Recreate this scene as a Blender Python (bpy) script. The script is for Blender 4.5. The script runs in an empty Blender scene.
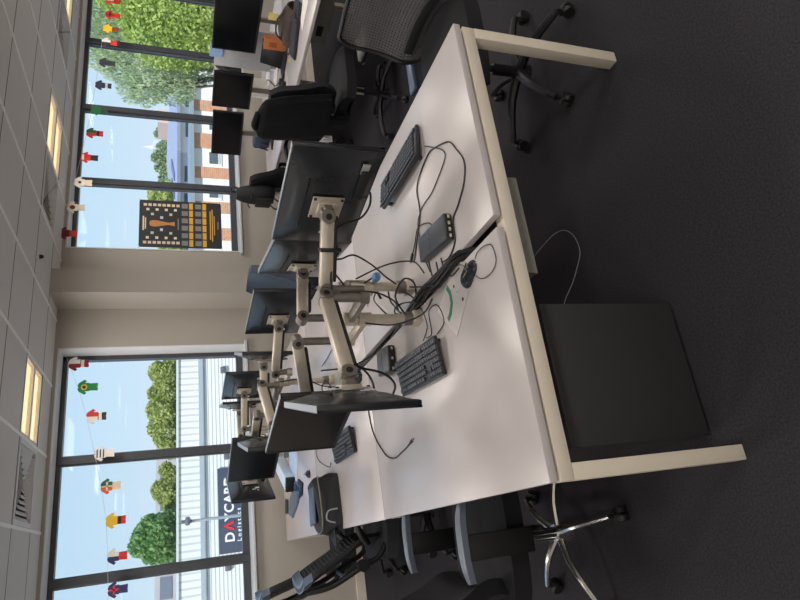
import bpy, bmesh, math, random
from mathutils import Vector, Matrix
random.seed(7)
C = bpy.context.scene.collection
PI = math.pi
def R(d): return math.radians(d)

# ------------------------------------------------------------------ camera
F = 609.0; CAMZ = 1.69; PITCH = R(20.15); YAW = R(22.25)
cp, sp, cy_, sy_ = math.cos(PITCH), math.sin(PITCH), math.cos(YAW), math.sin(YAW)
FW = Vector((sy_*cp, cy_*cp, -sp)); RT = Vector((cy_, -sy_, 0)); UP = RT.cross(FW)
CAM = Vector((0, 0, CAMZ))
def _ray(x, y): return RT*(300-y) + UP*(400-x) + FW*F
def az(x, y, z):
    d = _ray(x, y); return CAM + d*((z-CAMZ)/d.z)
def ay(x, y, Y):
    d = _ray(x, y); return CAM + d*(Y/d.y)
def ax(x, y, X):
    d = _ray(x, y); return CAM + d*(X/d.x)
cam = bpy.data.cameras.new('camera'); co = bpy.data.objects.new('camera', cam); C.objects.link(co)
cam.sensor_width = 36; cam.lens = F*36/800; cam.clip_start = 0.02; cam.clip_end = 500
# the phone was held sideways: the picture's right is the room's down
m3 = Matrix((-UP, RT, -FW)).transposed()
co.matrix_world = Matrix.Translation(CAM) @ m3.to_4x4()
bpy.context.scene.camera = co
vs_ = bpy.context.scene.view_settings
vs_.view_transform = 'Standard'; vs_.look = 'None'; vs_.exposure = 0.0; vs_.gamma = 1.0; vs_.use_curve_mapping = False

# ------------------------------------------------------------------ materials
def lin(c):
    return tuple(((v/255)/12.92 if v/255 <= .04045 else ((v/255+.055)/1.055)**2.4) for v in c)
MATS = {}
def mat(name, rgb, rough=.5, metal=0., ns=40., na=.06, bump=0., bs=None, spec=.5, coat=0., sheen=0.):
    if name in MATS: return MATS[name]
    m = bpy.data.materials.new(name); m.use_nodes = True; MATS[name] = m
    nt = m.node_tree; b = nt.nodes['Principled BSDF']
    c = lin(rgb)
    tc = nt.nodes.new('ShaderNodeTexCoord'); n = nt.nodes.new('ShaderNodeTexNoise')
    n.inputs['Scale'].default_value = ns; n.inputs['Detail'].default_value = 3
    nt.links.new(tc.outputs['Object'], n.inputs['Vector'])
    r = nt.nodes.new('ShaderNodeValToRGB')
    r.color_ramp.elements[0].position = .3; r.color_ramp.elements[1].position = .7
    r.color_ramp.elements[0].color = tuple(v*(1-na) for v in c)+(1,)
    r.color_ramp.elements[1].color = tuple(min(1, v*(1+na)) for v in c)+(1,)
    nt.links.new(n.outputs['Fac'], r.inputs['Fac']); nt.links.new(r.outputs['Color'], b.inputs['Base Color'])
    b.inputs['Roughness'].default_value = rough; b.inputs['Metallic'].default_value = metal
    b.inputs['Specular IOR Level'].default_value = spec
    b.inputs['Coat Weight'].default_value = coat
    b.inputs['Sheen Weight'].default_value = sheen
    if bump:
        n2 = nt.nodes.new('ShaderNodeTexNoise'); n2.inputs['Scale'].default_value = bs or ns*3
        nt.links.new(tc.outputs['Object'], n2.inputs['Vector'])
        bp = nt.nodes.new('ShaderNodeBump'); bp.inputs['Strength'].default_value = bump; bp.inputs['Distance'].default_value = .01
        nt.links.new(n2.outputs['Fac'], bp.inputs['Height']); nt.links.new(bp.outputs['Normal'], b.inputs['Normal'])
    return m
def emit(name, rgb, s):
    m = bpy.data.materials.new(name); m.use_nodes = True
    nt = m.node_tree; b = nt.nodes['Principled BSDF']
    b.inputs['Base Color'].default_value = (.8, .8, .8, 1)
    b.inputs['Emission Color'].default_value = lin(rgb)+(1,); b.inputs['Emission Strength'].default_value = s
    return m
def glass_mat():
    m = bpy.data.materials.new('window_glass'); m.use_nodes = True; nt = m.node_tree; nt.nodes.clear()
    o = nt.nodes.new('ShaderNodeOutputMaterial'); t = nt.nodes.new('ShaderNodeBsdfTransparent'); g = nt.nodes.new('ShaderNodeBsdfGlossy')
    t.inputs['Color'].default_value = (.985, .99, .99, 1); g.inputs['Roughness'].default_value = .02
    f = nt.nodes.new('ShaderNodeFresnel'); f.inputs['IOR'].default_value = 1.22
    x = nt.nodes.new('ShaderNodeMixShader')
    nt.links.new(f.outputs[0], x.inputs[0]); nt.links.new(t.outputs[0], x.inputs[1]); nt.links.new(g.outputs[0], x.inputs[2]); nt.links.new(x.outputs[0], o.inputs[0])
    return m
def mesh_fabric(name, rgb, scale=160., hole=.45):
    m = mat(name, rgb, .6); nt = m.node_tree; b = nt.nodes['Principled BSDF']
    o = nt.nodes['Material Output']; tc = nt.nodes.new('ShaderNodeTexCoord')
    sx = nt.nodes.new('ShaderNodeSeparateXYZ'); nt.links.new(tc.outputs['Object'], sx.inputs[0])
    outs = []
    for ax_ in ('Y', 'Z'):
        mu = nt.nodes.new('ShaderNodeMath'); mu.operation = 'MULTIPLY'; mu.inputs[1].default_value = scale; nt.links.new(sx.outputs[ax_], mu.inputs[0])
        fr = nt.nodes.new('ShaderNodeMath'); fr.operation = 'FRACT'; nt.links.new(mu.outputs[0], fr.inputs[0])
        l = nt.nodes.new('ShaderNodeMath'); l.operation = 'LESS_THAN'; l.inputs[1].default_value = hole; nt.links.new(fr.outputs[0], l.inputs[0]); outs.append(l)
    m2 = nt.nodes.new('ShaderNodeMath'); m2.operation = 'MAXIMUM'; nt.links.new(outs[0].outputs[0], m2.inputs[0]); nt.links.new(outs[1].outputs[0], m2.inputs[1]); nt.links.new(m2.outputs[0], b.inputs['Alpha'])
    return m
def striped(name, a, b2, axis, scale, width=.12, rough=.6, soft=.02):
    """panel lines: colour b2 in a narrow band every 1/scale metres along an object axis"""
    m = mat(name, a, rough); nt = m.node_tree; b = nt.nodes['Principled BSDF']
    tc = nt.nodes.new('ShaderNodeTexCoord'); s = nt.nodes.new('ShaderNodeSeparateXYZ'); nt.links.new(tc.outputs['Object'], s.inputs[0])
    mu = nt.nodes.new('ShaderNodeMath'); mu.operation = 'MULTIPLY'; mu.inputs[1].default_value = scale
    nt.links.new(s.outputs[axis], mu.inputs[0])
    fr = nt.nodes.new('ShaderNodeMath'); fr.operation = 'FRACT'; nt.links.new(mu.outputs[0], fr.inputs[0])
    r = nt.nodes.new('ShaderNodeValToRGB'); r.color_ramp.elements[0].color = lin(b2)+(1,); r.color_ramp.elements[1].color = lin(a)+(1,)
    r.color_ramp.elements[0].position = width; r.color_ramp.elements[1].position = width+soft
    nt.links.new(fr.outputs[0], r.inputs[0]); nt.links.new(r.outputs[0], b.inputs['Base Color'])
    return m
def brick_mat(name, a, b2, mortar, scale):
    m = mat(name, a, .8); nt = m.node_tree; b = nt.nodes['Principled BSDF']
    tc = nt.nodes.new('ShaderNodeTexCoord'); mp = nt.nodes.new('ShaderNodeMapping'); mp.inputs['Rotation'].default_value = (R(90), 0, 0)
    t = nt.nodes.new('ShaderNodeTexBrick'); t.inputs['Scale'].default_value = scale
    t.inputs['Color1'].default_value = lin(a)+(1,); t.inputs['Color2'].default_value = lin(b2)+(1,); t.inputs['Mortar'].default_value = lin(mortar)+(1,)
    nt.links.new(tc.outputs['Object'], mp.inputs[0]); nt.links.new(mp.outputs[0], t.inputs[0]); nt.links.new(t.outputs[0], b.inputs['Base Color'])
    return m

# ------------------------------------------------------------------ mesh builder
class MB:
    def __init__(s): s.bm = bmesh.new()
    def _new(s, verts, faces):
        vs = [s.bm.verts.new(v) for v in verts]
        for f in faces:
            try: s.bm.faces.new([vs[i] for i in f])
            except ValueError: pass
        return vs
    def box(s, c, d, M=None, bev=0., seg=2):
        bm = bmesh.new(); bmesh.ops.create_cube(bm, size=1)
        for v in bm.verts: v.co = Vector((v.co.x*d[0], v.co.y*d[1], v.co.z*d[2]))
        if bev: bmesh.ops.bevel(bm, geom=bm.edges[:], offset=bev, segments=seg, affect='EDGES', profile=.5)
        T = Matrix.Translation(Vector(c)) @ (M.to_4x4() if M else Matrix.Identity(4))
        bm.transform(T); s.add(bm); return s
    def add(s, bm):
        me = bpy.data.meshes.new('t'); bm.to_mesh(me); bm.free(); s.bm.from_mesh(me); bpy.data.meshes.remove(me)
    def bb(s, a, b, bev=0., seg=2):
        return s.box([(a[i]+b[i])/2 for i in range(3)], [abs(b[i]-a[i]) for i in range(3)], None, bev, seg)
    def bar(s, p, q, w, h, bev=0., up=(0, 0, 1), seg=2):
        p = Vector(p); q = Vector(q); x = (q-p); L = x.length; x.normalize(); u = Vector(up)
        y = u.cross(x)
        if y.length < 1e-4: y = Vector((0, 1, 0)).cross(x)
        y.normalize(); z = x.cross(y)
        return s.box((p+q)/2, (L, w, h), Matrix((x, y, z)).transposed(), bev, seg)
    def cyl(s, p, q, r, r2=None, n=16):
        p = Vector(p); q = Vector(q); r2 = r if r2 is None else r2
        ax_ = (q-p).normalized(); t = Vector((1, 0, 0)) if abs(ax_.x) < .9 else Vector((0, 1, 0))
        u = ax_.cross(t).normalized(); v = ax_.cross(u)
        vs = []
        for (o, rr) in ((p, r), (q, r2)):
            for i in range(n):
                a = 2*PI*i/n; vs.append(o+u*(rr*math.cos(a))+v*(rr*math.sin(a)))
        fs = [(i, (i+1) % n, n+(i+1) % n, n+i) for i in range(n)] + [tuple(range(n-1, -1, -1)), tuple(range(n, 2*n))]
        s._new(vs, fs); return s
    def tube(s, pts, r, n=8, sub=4, taper=None):
        P = [Vector(p) for p in pts]
        if sub > 1 and len(P) > 2:
            out = []
            for i in range(len(P)-1):
                p0 = P[max(i-1, 0)]; p1 = P[i]; p2 = P[i+1]; p3 = P[min(i+2, len(P)-1)]
                for k in range(sub):
                    t = k/sub
                    out.append(.5*((2*p1)+(p2-p0)*t+(2*p0-5*p1+4*p2-p3)*t*t+(3*p1-p0-3*p2+p3)*t**3))
            out.append(P[-1]); P = out
        N = len(P); vs = []; prev = None
        for i, p in enumerate(P):
            d = (P[min(i+1, N-1)]-P[max(i-1, 0)])
            if d.length < 1e-9: d = Vector((0, 0, 1))
            d.normalize()
            if prev is None:
                t = Vector((0, 0, 1)) if abs(d.z) < .9 else Vector((1, 0, 0)); u = d.cross(t).normalized()
            else:
                u = prev-d*prev.dot(d); u = u.normalized() if u.length > 1e-6 else d.orthogonal().normalized()
            prev = u; v = d.cross(u); rr = r if taper is None else r*(1+(taper-1)*i/max(1, N-1))
            for k in range(n):
                a = 2*PI*k/n; vs.append(p+u*(rr*math.cos(a))+v*(rr*math.sin(a)))
        fs = []
        for i in range(N-1):
            for k in range(n): fs.append((i*n+k, i*n+(k+1) % n, (i+1)*n+(k+1) % n, (i+1)*n+k))
        fs += [tuple(range(n-1, -1, -1)), tuple(range((N-1)*n, N*n))]
        s._new(vs, fs); return s
    def prism(s, poly, o, u, v, th):
        """polygon in plane (u,v) at o, extruded th along u x v"""
        o = Vector(o); u = Vector(u); v = Vector(v); w = u.cross(v).normalized()*th
        n = len(poly); A = [o+u*a+v*b for a, b in poly]; B = [p+w for p in A]
        s._new(A+B, [tuple(range(n-1, -1, -1)), tuple(range(n, 2*n))]+[(i, (i+1) % n, n+(i+1) % n, n+i) for i in range(n)]); return s
    def shell(s, fn, nu, nv, th):
        """closed shell around surface fn(u,v) -> (point, normal)"""
        vs = []
        for side in (1, -1):
            for j in range(nv+1):
                for i in range(nu+1):
                    p, nrm = fn(i/nu, j/nv); vs.append(Vector(p)+Vector(nrm)*(side*th/2))
        W = nu+1; K = W*(nv+1); fs = []
        for j in range(nv):
            for i in range(nu):
                a = j*W+i; fs.append((a, a+1, a+W+1, a+W)); fs.append((K+a, K+a+W, K+a+W+1, K+a+1))
        for i in range(nu):
            fs.append((i, K+i, K+i+1, i+1)); a = nv*W+i; fs.append((a, a+1, K+a+1, K+a))
        for j in range(nv):
            a = j*W; fs.append((a, a+W, K+a+W, K+a)); a = j*W+nu; fs.append((a, K+a, K+a+W, a+W))
        s._new(vs, fs); return s
    def ball(s, c, r, sc=(1, 1, 1), M=None, n=2):
        bm = bmesh.new(); bmesh.ops.create_icosphere(bm, subdivisions=n, radius=r)
        for v in bm.verts: v.co = Vector((v.co.x*sc[0], v.co.y*sc[1], v.co.z*sc[2]))
        bm.transform(Matrix.Translation(Vector(c)) @ (M.to_4x4() if M else Matrix.Identity(4))); s.add(bm); return s
    def build(s, name, m, parent=None, smooth=True, fix=True):
        if fix: bmesh.ops.recalc_face_normals(s.bm, faces=s.bm.faces[:])
        me = bpy.data.meshes.new(name); s.bm.to_mesh(me); s.bm.free()
        me.materials.append(m)
        if smooth:
            me.shade_smooth(); me.set_sharp_from_angle(angle=R(38))
        o = bpy.data.objects.new(name, me); C.objects.link(o)
        if parent: o.parent = parent
        return o
def tag(o, label, cat, group=None, kind=None):
    if label: o['label'] = label
    if cat: o['category'] = cat
    if group: o['group'] = group
    if kind: o['kind'] = kind
    return o
def thing(name, label, cat, loc=(0, 0, 0), rz=0., group=None):
    o = bpy.data.objects.new(name, None); C.objects.link(o); o.empty_display_size = .05
    o.location = loc; o.rotation_euler = (0, 0, rz)
    return tag(o, label, cat, group)
def struct(name, mb, m, parent=None, smooth=False):
    o = mb.build(name, m, parent, smooth)
    if not parent: o['kind'] = 'structure'
    return o
def dup(root, loc, rz, label, group=None):
    r = root.copy(); C.objects.link(r); r.location = loc; r.rotation_euler = (0, 0, rz); r['label'] = label
    if group: r['group'] = group
    for ch in list(root.children):
        c = ch.copy(); C.objects.link(c); c.parent = r
        for g in list(ch.children):
            d = g.copy(); C.objects.link(d); d.parent = c
    return r
def centre(o):
    """move a one-mesh thing's origin to its base without moving its shape"""
    me = o.data; n = len(me.vertices)
    xs = [v.co for v in me.vertices]
    c = Vector((sum(v.x for v in xs)/n, sum(v.y for v in xs)/n, min(v.z for v in xs)))
    me.transform(Matrix.Translation(-c)); o.location = c; return o

# palette
DESK = mat('white_laminate', (184, 177, 176), .27, ns=6, na=.015)
EDGE = mat('cream_edging', (214, 204, 190), .5)
CREAM = mat('cream_metal', (206, 196, 180), .42, ns=12, na=.02)
GREYM = mat('grey_metal', (150, 147, 138), .4, .5)
BLK = mat('black_plastic', (20, 20, 23), .42)
BLKM = mat('black_matt_plastic', (15, 15, 17), .6)
BLKG = mat('dark_housing', (33, 35, 39), .26, ns=80, na=.04)
SCR = mat('dark_screen', (13, 14, 18), .22, spec=.4, na=.02)
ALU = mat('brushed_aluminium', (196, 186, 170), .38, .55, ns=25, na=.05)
ALUD = mat('dark_aluminium', (128, 122, 114), .4, .6)  # darker aluminium tone for joints, links and fittings
CHR = mat('polished_chrome', (200, 200, 200), .12, 1.)
FAB = mat('black_fabric', (17, 17, 21), .9, ns=200, na=.2, bump=.2, bs=600)
FABB = mat('charcoal_fabric', (34, 35, 41), .9, ns=200, na=.2, bump=.2, bs=600)
RUB = mat('black_rubber', (16, 16, 17), .55)
CABLE = mat('black_cable', (17, 17, 18), .45)
GREYC = mat('grey_cable', (92, 90, 88), .5)
WHT = mat('white_plastic', (225, 225, 222), .4)
PAPER = mat('white_paper', (228, 222, 216), .7)
FRAME = mat('anthracite_frame', (62, 64, 70), .4)
WALL = mat('painted_wall', (176, 169, 160), .85, ns=3, na=.015, bump=.04, bs=250)
REVEAL = mat('white_reveal', (226, 226, 226), .6, ns=4, na=.01)
KEY = mat('dark_keycap', (58, 60, 67), .45)
KBODY = mat('keyboard_shell', (30, 33, 39), .35)
DOCK = mat('grey_dock', (62, 64, 70), .38, .2)
GLASS = glass_mat()

# ------------------------------------------------------------------ room shell
X0, X1, Y0, YW, ZC = -3.6, 8.2, -3.2, 6.19, 2.77
YG = 6.45                                   # glass line
carpet = mat('carpet', (50, 48, 52), .95, ns=130, na=.28, bump=.25, bs=700, spec=.1)
struct('floor', MB().bb((X0, Y0, -.1), (X1, YW, 0)), carpet)
wl = MB()                                   # window wall with two openings
LX = (-3.1, 2.04); RX = (3.10, 7.7); Z0, Z1 = 1.03, 2.74
for a, b in (((X0, 0), (LX[0], ZC+.2)), ((LX[1], 0), (RX[0], ZC+.2)), ((RX[1], 0), (X1, ZC+.2)),
             ((LX[0], 0), (LX[1], Z0-.012)), ((RX[0], 0), (RX[1], Z0-.012)), ((LX[0], Z1), (LX[1], ZC+.2)), ((RX[0], Z1), (RX[1], ZC+.2))):
    wl.bb((a[0], YW, a[1]), (b[0], YW+.36, b[1]))
struct('wall_front', wl, WALL)
WW = mat('white_wall', (232, 228, 222), .8, ns=3, na=.01)  # unseen walls, kept white to bounce light into the room
struct('wall_left', MB().bb((X0-.15, Y0, 0), (X0, YW, ZC+.2)), WW)
struct('wall_right', MB().bb((X1, Y0, 0), (X1+.15, YW, ZC+.2)), WW)
struct('wall_back', MB().bb((X0, Y0-.15, 0), (X1, Y0, ZC+.2)), WW)
struct('trim_1', MB().bb((2.435, 5.76, 0), (2.67, YW, ZC)), WALL)                    # boxed-in column
struct('baseboard_front', MB().bb((X0, YW-.018, 0), (2.435, YW, .085)).bb((2.67, YW-.018, 0), (X1, YW, .085)), mat('skirting', (214, 204, 192), .5))
# reveal linings and sills
rv = MB()
for (a, b) in (LX, RX):
    rv.bb((a, YW-.004, Z1-.012), (b, YG+.05, Z1)); rv.bb((a, YW-.004, Z0), (a+.012, YG+.05, Z1)); rv.bb((b-.012, YW-.004, Z0), (b, YG+.05, Z1))
struct('trim_2', rv, REVEAL)
sl = MB()
for (a, b) in (LX, RX): sl.bb((a-.03, YW-.035, Z0-.028), (b+.03, YG+.05, Z0), .006)
struct('trim_3', sl, mat('window_sill', (206, 210, 214), .35))

# ceiling: tiles with lay-in grid
G0X, GX, G0Y, GY = .40, .638, 3.88, .632
def ceil_mat():
    m = mat('ceiling_tile', (222, 221, 218), .9, ns=260, na=.07, bump=.12, bs=500); return m
hole = []                                   # tile cells taken by lights and vents
def cell(i, j): return (G0X+GX*i, G0Y+GY*j)
lights = [(i, j) for j in (2,) for i in (-5, -2, 1, 5, 8)]+[(i, j) for j in (-2, -7, -10) for i in (-5, -2, 1, 4, 7, 10)]  # all but the window row are unseen, added to light the room
vents = [(0, 2), (4, 2), (7, 2), (-4, -2)]
taken = set(lights+vents)
cm = MB()
i0 = int(math.floor((X0-G0X)/GX)); i1 = int(math.ceil((X1-G0X)/GX)); j0 = int(math.floor((Y0-G0Y)/GY)); j1 = int(math.ceil((YW-G0Y)/GY))
for i in range(i0, i1):
    for j in range(j0, j1):
        if (i, j) in taken: continue
        x, y = cell(i, j); xa, xb, ya, yb = max(x, X0), min(x+GX, X1), max(y, Y0), min(y+GY, YW)
        if xb-xa > .01 and yb-ya > .01: cm.bb((xa, ya, ZC), (xb, yb, ZC+.02))
struct('ceiling', cm, ceil_mat())
struct('trim_4', MB().bb((X0, Y0, ZC+.14), (X1, YW, ZC+.2)), mat('soffit_slab', (120, 118, 114), .9))
tb = MB()
for i in range(i0, i1+1):
    x = G0X+GX*i
    if X0 < x < X1: tb.bb((x-.014, Y0, ZC-.007), (x+.011, YW, ZC+.008))
struct('trim_5', tb, mat('ceiling_tee', (252, 250, 246), .5))
tb = MB()
for j in range(j0, j1+1):
    y = G0Y+GY*j
    if Y0 < y < YW: tb.bb((X0, y-.005, ZC-.0015), (X1, y+.005, ZC+.008))
struct('trim_6', tb, mat('ceiling_joint', (108, 104, 100), .7))

# recessed lights (twin diffusers) and four-way vents
DIFF = emit('lit_diffuser', (255, 214, 150), 1.15)
def make_light():
    t = thing('ceiling_light', '', 'ceiling light', (0, 0, ZC))
    w, h = GX-.03, GY-.03
    f = MB()
    for (a, b) in (((-w/2, -h/2), (w/2, -h/2+.02)), ((-w/2, h/2-.02), (w/2, h/2)), ((-w/2, -h/2), (-w/2+.02, h/2)), ((w/2-.02, -h/2), (w/2, h/2)), ((-w/2, -.03), (w/2, .03))):
        f.bb((a[0], a[1], 0), (b[0], b[1], .05))
    f.build('frame', REVEAL, t, False)
    f = MB(); f.bb((-w/2, -h/2, .05), (w/2, h/2, .06)); f.build('housing', REVEAL, t, False)
    for s in (-1, 1):
        MB().box((0, s*h*.255, .03), (w-.06, h*.40, .012), bev=.004).build('diffuser', DIFF, t)
    return t
lt = make_light()
def lab_light(i, j):
    if j == 2: return {1: 'lit square ceiling light before the left window, beside the air vent', 5: 'lit square ceiling light before the right window, next to the slatted vent',
                       8: 'lit ceiling light at the far right beyond the second vent'}.get(i, 'lit ceiling light in the window row')
    return 'unseen ceiling light added outside the view to brighten the room'
first = True
for (i, j) in lights:
    x, y = cell(i, j); loc = (x+GX/2, y+GY/2, ZC)
    if first: o = lt; o.location = loc; o['label'] = lab_light(i, j); first = False
    else: o = dup(lt, loc, 0, lab_light(i, j))
    o['group'] = 'square lights in the ceiling grid'
    # the lamp of this luminaire
    la = bpy.data.lights.new('lamp', 'AREA'); la.shape = 'RECTANGLE'; la.size = .5; la.size_y = .5; la.energy = 9.5; la.color = (1., .96, .91); la.spread = R(175)
    lo = bpy.data.objects.new('lamp', la); C.objects.link(lo); lo.parent = o; lo.location = (0, 0, -.004)
def make_vent():
    t = thing('air_vent', '', 'air vent', (0, 0, ZC))
    w, h = GX-.03, GY-.03; f = MB()
    for (a, b) in (((-w/2, -h/2), (w/2, -h/2+.035)), ((-w/2, h/2-.035), (w/2, h/2)), ((-w/2, -h/2), (-w/2+.035, h/2)), ((w/2-.035, -h/2), (w/2, h/2))):
        f.bb((a[0], a[1], -.006), (b[0], b[1], .03))
    f.build('frame', REVEAL, t, False)
    MB().bb((-w/2, -h/2, .09), (w/2, h/2, .1)).build('backing', mat('vent_duct', (96, 94, 90), .8), t, False)
    s = MB()
    for q in range(4):
        M = Matrix.Rotation(q*PI/2, 3, 'Z')
        for k in range(6):
            d = .05+.04*k; L = max(.04, 2*d-.03)
            c = M @ Vector((0, -d, .012)); s.box(c, (L, .036, .005), M @ Matrix.Rotation(R(30), 3, 'X'))
    s.build('louvre', mat('vent_louvre', (205, 203, 198), .5), t, False)
    return t
vt = make_vent()
vl = {(0, 2): 'white louvred square air vent before the left window beside the lit panel', (4, 2): 'white louvred air vent left of the lit ceiling panel near the right window',
      (7, 2): 'white louvred air vent farther right, over the tree window', (-4, -2): 'white louvred air vent in the ceiling behind the camera'}
for n, (i, j) in enumerate(vents):
    x, y = cell(i, j); loc = (x+GX/2, y+GY/2, ZC)
    if n == 0: vt.location = loc; vt['label'] = vl[(i, j)]; vt['group'] = 'air vents in the ceiling grid'
    else: dup(vt, loc, 0, vl[(i, j)], 'air vents in the ceiling grid')
o = centre(MB().cyl((2.55, 5.27, ZC-.03), (2.55, 5.27, ZC-.001), .012, .02).build('ceiling_sensor', BLK)); tag(o, 'small dark sensor in the ceiling left of the column', 'sensor')

# windows
def window(n, a, b, mull, end_r):
    f = MB(); w = .055
    f.bb((a, YG-.03, Z1-w), (b, YG+.05, Z1-.012)); f.bb((a, YG-.03, Z0), (b, YG+.05, Z0+w+.01)); f.bb((a+.012, YG-.03, Z0), (a+w, YG+.05, Z1)); f.bb((b-w, YG-.03, Z0), (b-.012, YG+.05, Z1))
    for x in mull: f.bb((x-.036, YG-.04, Z0), (x+.036, YG+.05, Z1-.012), .006)
    o = struct('window_%d' % n, f, FRAME)
    g = MB()
    for x in mull:                                # glazing beads
        for s in (-1, 1): g.bb((x+s*.042-.006, YG-.012, Z0+w), (x+s*.042+.006, YG+.01, Z1-w))
    g.build('glazing_bead', mat('grey_bead', (92, 94, 98), .45), o, False)
    xs = [a+.03]+list(mull)+[b-.03]
    for p, q in zip(xs[:-1], xs[1:]):
        MB().bb((p, YG+.002, Z0+.04), (q, YG+.008, Z1-.04)).build('pane', GLASS, o, False)
window(1, LX[0], LX[1], (1.02, -.02, -1.06, -2.1), 0)
window(2, RX[0], RX[1], (4.05, 5.04, 6.03, 7.0), 0)

# ------------------------------------------------------------------ outside
w = bpy.data.worlds.new('sky'); bpy.context.scene.world = w; w.use_nodes = True
nt = w.node_tree; bg = nt.nodes['Background']
tc = nt.nodes.new('ShaderNodeTexCoord'); sx = nt.nodes.new('ShaderNodeSeparateXYZ'); nt.links.new(tc.outputs['Generated'], sx.inputs[0])
rp = nt.nodes.new('ShaderNodeValToRGB'); e = rp.color_ramp.elements
e[0].position = 0.; e[0].color = lin((216, 238, 254))+(1,); e[1].position = .55; e[1].color = lin((96, 156, 240))+(1,)
k = e.new(.17); k.color = lin((196, 229, 255))+(1,)
nt.links.new(sx.outputs['Z'], rp.inputs[0]); nt.links.new(rp.outputs[0], bg.inputs['Color']); bg.inputs['Strength'].default_value = 1.0
sun = bpy.data.lights.new('sun', 'SUN'); sun.energy = 4.6; sun.angle = R(.6); sun.color = (1, .96, .9)
so = bpy.data.objects.new('sun', sun); C.objects.link(so); so.rotation_euler = Vector((.35, .62, -.7)).to_track_quat('-Z', 'Y').to_euler()
GZ = -4.6
struct('ground', MB().bb((-90, YW+.4, GZ-.1), (140, 190, GZ)), mat('asphalt', (140, 138, 132), .9, ns=.6, na=.15))

WHT_RIB = striped('white_rib_cladding', (226, 228, 222), (196, 200, 196), 0, 4.2, .25, .5, .1)
WHT_SID = striped('white_plank_cladding', (232, 235, 230), (168, 174, 172), 2, 7.4, .2, .5, .08)
def warehouse():
    t = thing('warehouse', 'long white corrugated warehouse seen through the left window', 'building', (-7.5, 24.3, GZ))
    L = lambda x, y, z: (x+7.5, y-24.3, z-GZ)
    MB().bb(L(-25, 24.06, .90), L(10.2, 44, 1.62)).build('upper_cladding', WHT_RIB, t, False)
    MB().bb(L(-25, 24.06, GZ), L(10.2, 44, .74)).build('lower_cladding', WHT_SID, t, False)
    MB().bb(L(-25, 23.93, .74), L(10.3, 44, .90)).build('gutter', mat('pale_gutter', (165, 176, 180), .5), t, False)
    MB().bb(L(-25.2, 23.98, 1.62), L(10.4, 44.2, 1.70)).build('roof_edge', mat('roof_edge', (206, 212, 212), .5), t, False)
    for (px, py) in ((186.5, 456), (228, 568), (187.5, 368)):
        p = ay(px if px > 200 else px+0, py, 24)
    for (px, py) in ((185.5+0, 0),): pass
    for (px, py) in ((228, 567), (186.6+40, 456), (223, 370)):
        p = ay(px, py, 24.0)
        MB().box(L(p.x, 23.99, p.z), (.26, .12, .2), bev=.03).build('flood_light', mat('lamp_grey', (96, 100, 104), .5), t)
    # sign
    a = ay(219.5, 554.7, 23.95); b = ay(248, 466, 23.95)
    sg = MB().bb(L(a.x, 23.95, b.z), L(b.x, 24.05, a.z)).build('sign', mat('navy_sign_board', (70, 78, 94), .5), t, False)
    def text(s, x, z, size, m, name='lettering', bold=0., sp=1.06):
        cu = bpy.data.curves.new('t', 'FONT'); cu.body = s; cu.size = size; cu.extrude = .01; cu.offset = bold; cu.space_character = sp
        ob = bpy.data.objects.new('t', cu); C.objects.link(ob)
        bpy.context.view_layer.update()
        me = bpy.data.meshes.new_from_object(ob.evaluated_get(bpy.context.evaluated_depsgraph_get()))
        wd = max(v.co.x for v in me.vertices)
        bpy.data.objects.remove(ob); me.materials.clear(); me.materials.append(m); me.name = name
        o = bpy.data.objects.new(name, me); C.objects.link(o); o.parent = sg
        me.transform(Matrix.Rotation(PI/2, 4, 'X')); me.transform(Matrix.Translation(L(x, 23.93, z)))
        return wd
    SW = mat('white_lettering', (240, 240, 240), .5); SR = mat('red_lettering', (224, 40, 52), .5)
    zb = -.245; hs = .45; x = a.x+.36
    x += text('D', x, zb, hs, SW, bold=.012)+.05
    h = .36; wA = .34
    MB().prism([(0, 0), (wA/2-.02, h), (wA/2+.02, h), (wA, 0), (wA-.085, 0), (wA/2, h-.13), (.085, 0)], L(x, 23.93, zb), (1, 0, 0), (0, 0, 1), .02).build('lettering', SR, sg, False)
    x += wA+.0
    text('YCARD', x, zb, hs, SW, bold=.012)
    text('Logistics', a.x+.36, zb-.245, .20, SW, bold=.004, sp=1.55)
    p = ay(218.5+0, 520, 23.9)
    return t
warehouse()
# slim lamp post before the warehouse
def lamp_post():
    b = ay(183, 522, 20); t = thing('lamp_post', 'slim grey lamp post standing before the warehouse sign', 'lamp post', (b.x, b.y, GZ))
    MB().cyl((0, 0, 0), (0, 0, b.z-GZ-.2), .07, .04, 12).build('pole', mat('galvanised', (178, 184, 186), .4, .5), t)
    MB().box((0, -.12, b.z-GZ-.13), (.22, .5, .14), bev=.04).build('lamp_head', mat('lamp_grey', (96, 100, 104), .5), t)
    MB().cyl((0, 0, b.z-GZ-.25), (0, 0, b.z-GZ+.05), .05, .05, 10).build('collar', mat('lamp_grey', (96, 100, 104), .5), t)
lamp_post()
# grey block far behind the warehouse
def far_block():
    t = thing('office_building', 'grey flat-roofed building behind the warehouse roof at left', 'building', (-6, 66, GZ))
    a = ay(154.5, 600, 62); b = ay(156, 440, 62)
    MB().bb((a.x-12+6, -4, 0), (b.x+6, 6, a.z-GZ)).build('wall', mat('grey_render', (188, 186, 186), .8, ns=1, na=.04), t, False)
    for py in (588, 560, 500, 478, 620):
        p = ay(166, py, 62); MB().bb((p.x+6-.9, -4.06, p.z-GZ-.5), (p.x+6+.9, -3.95, p.z-GZ+.5)).build('window', mat('far_window', (120, 130, 140), .2), t, False)
    MB().bb((a.x+6+3, -3.8, a.z-GZ), (a.x+6+5.5, -1, a.z-GZ+1.0)).build('roof_plant', mat('grey_render', (188, 186, 186), .8), t, False)
far_block()
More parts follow.
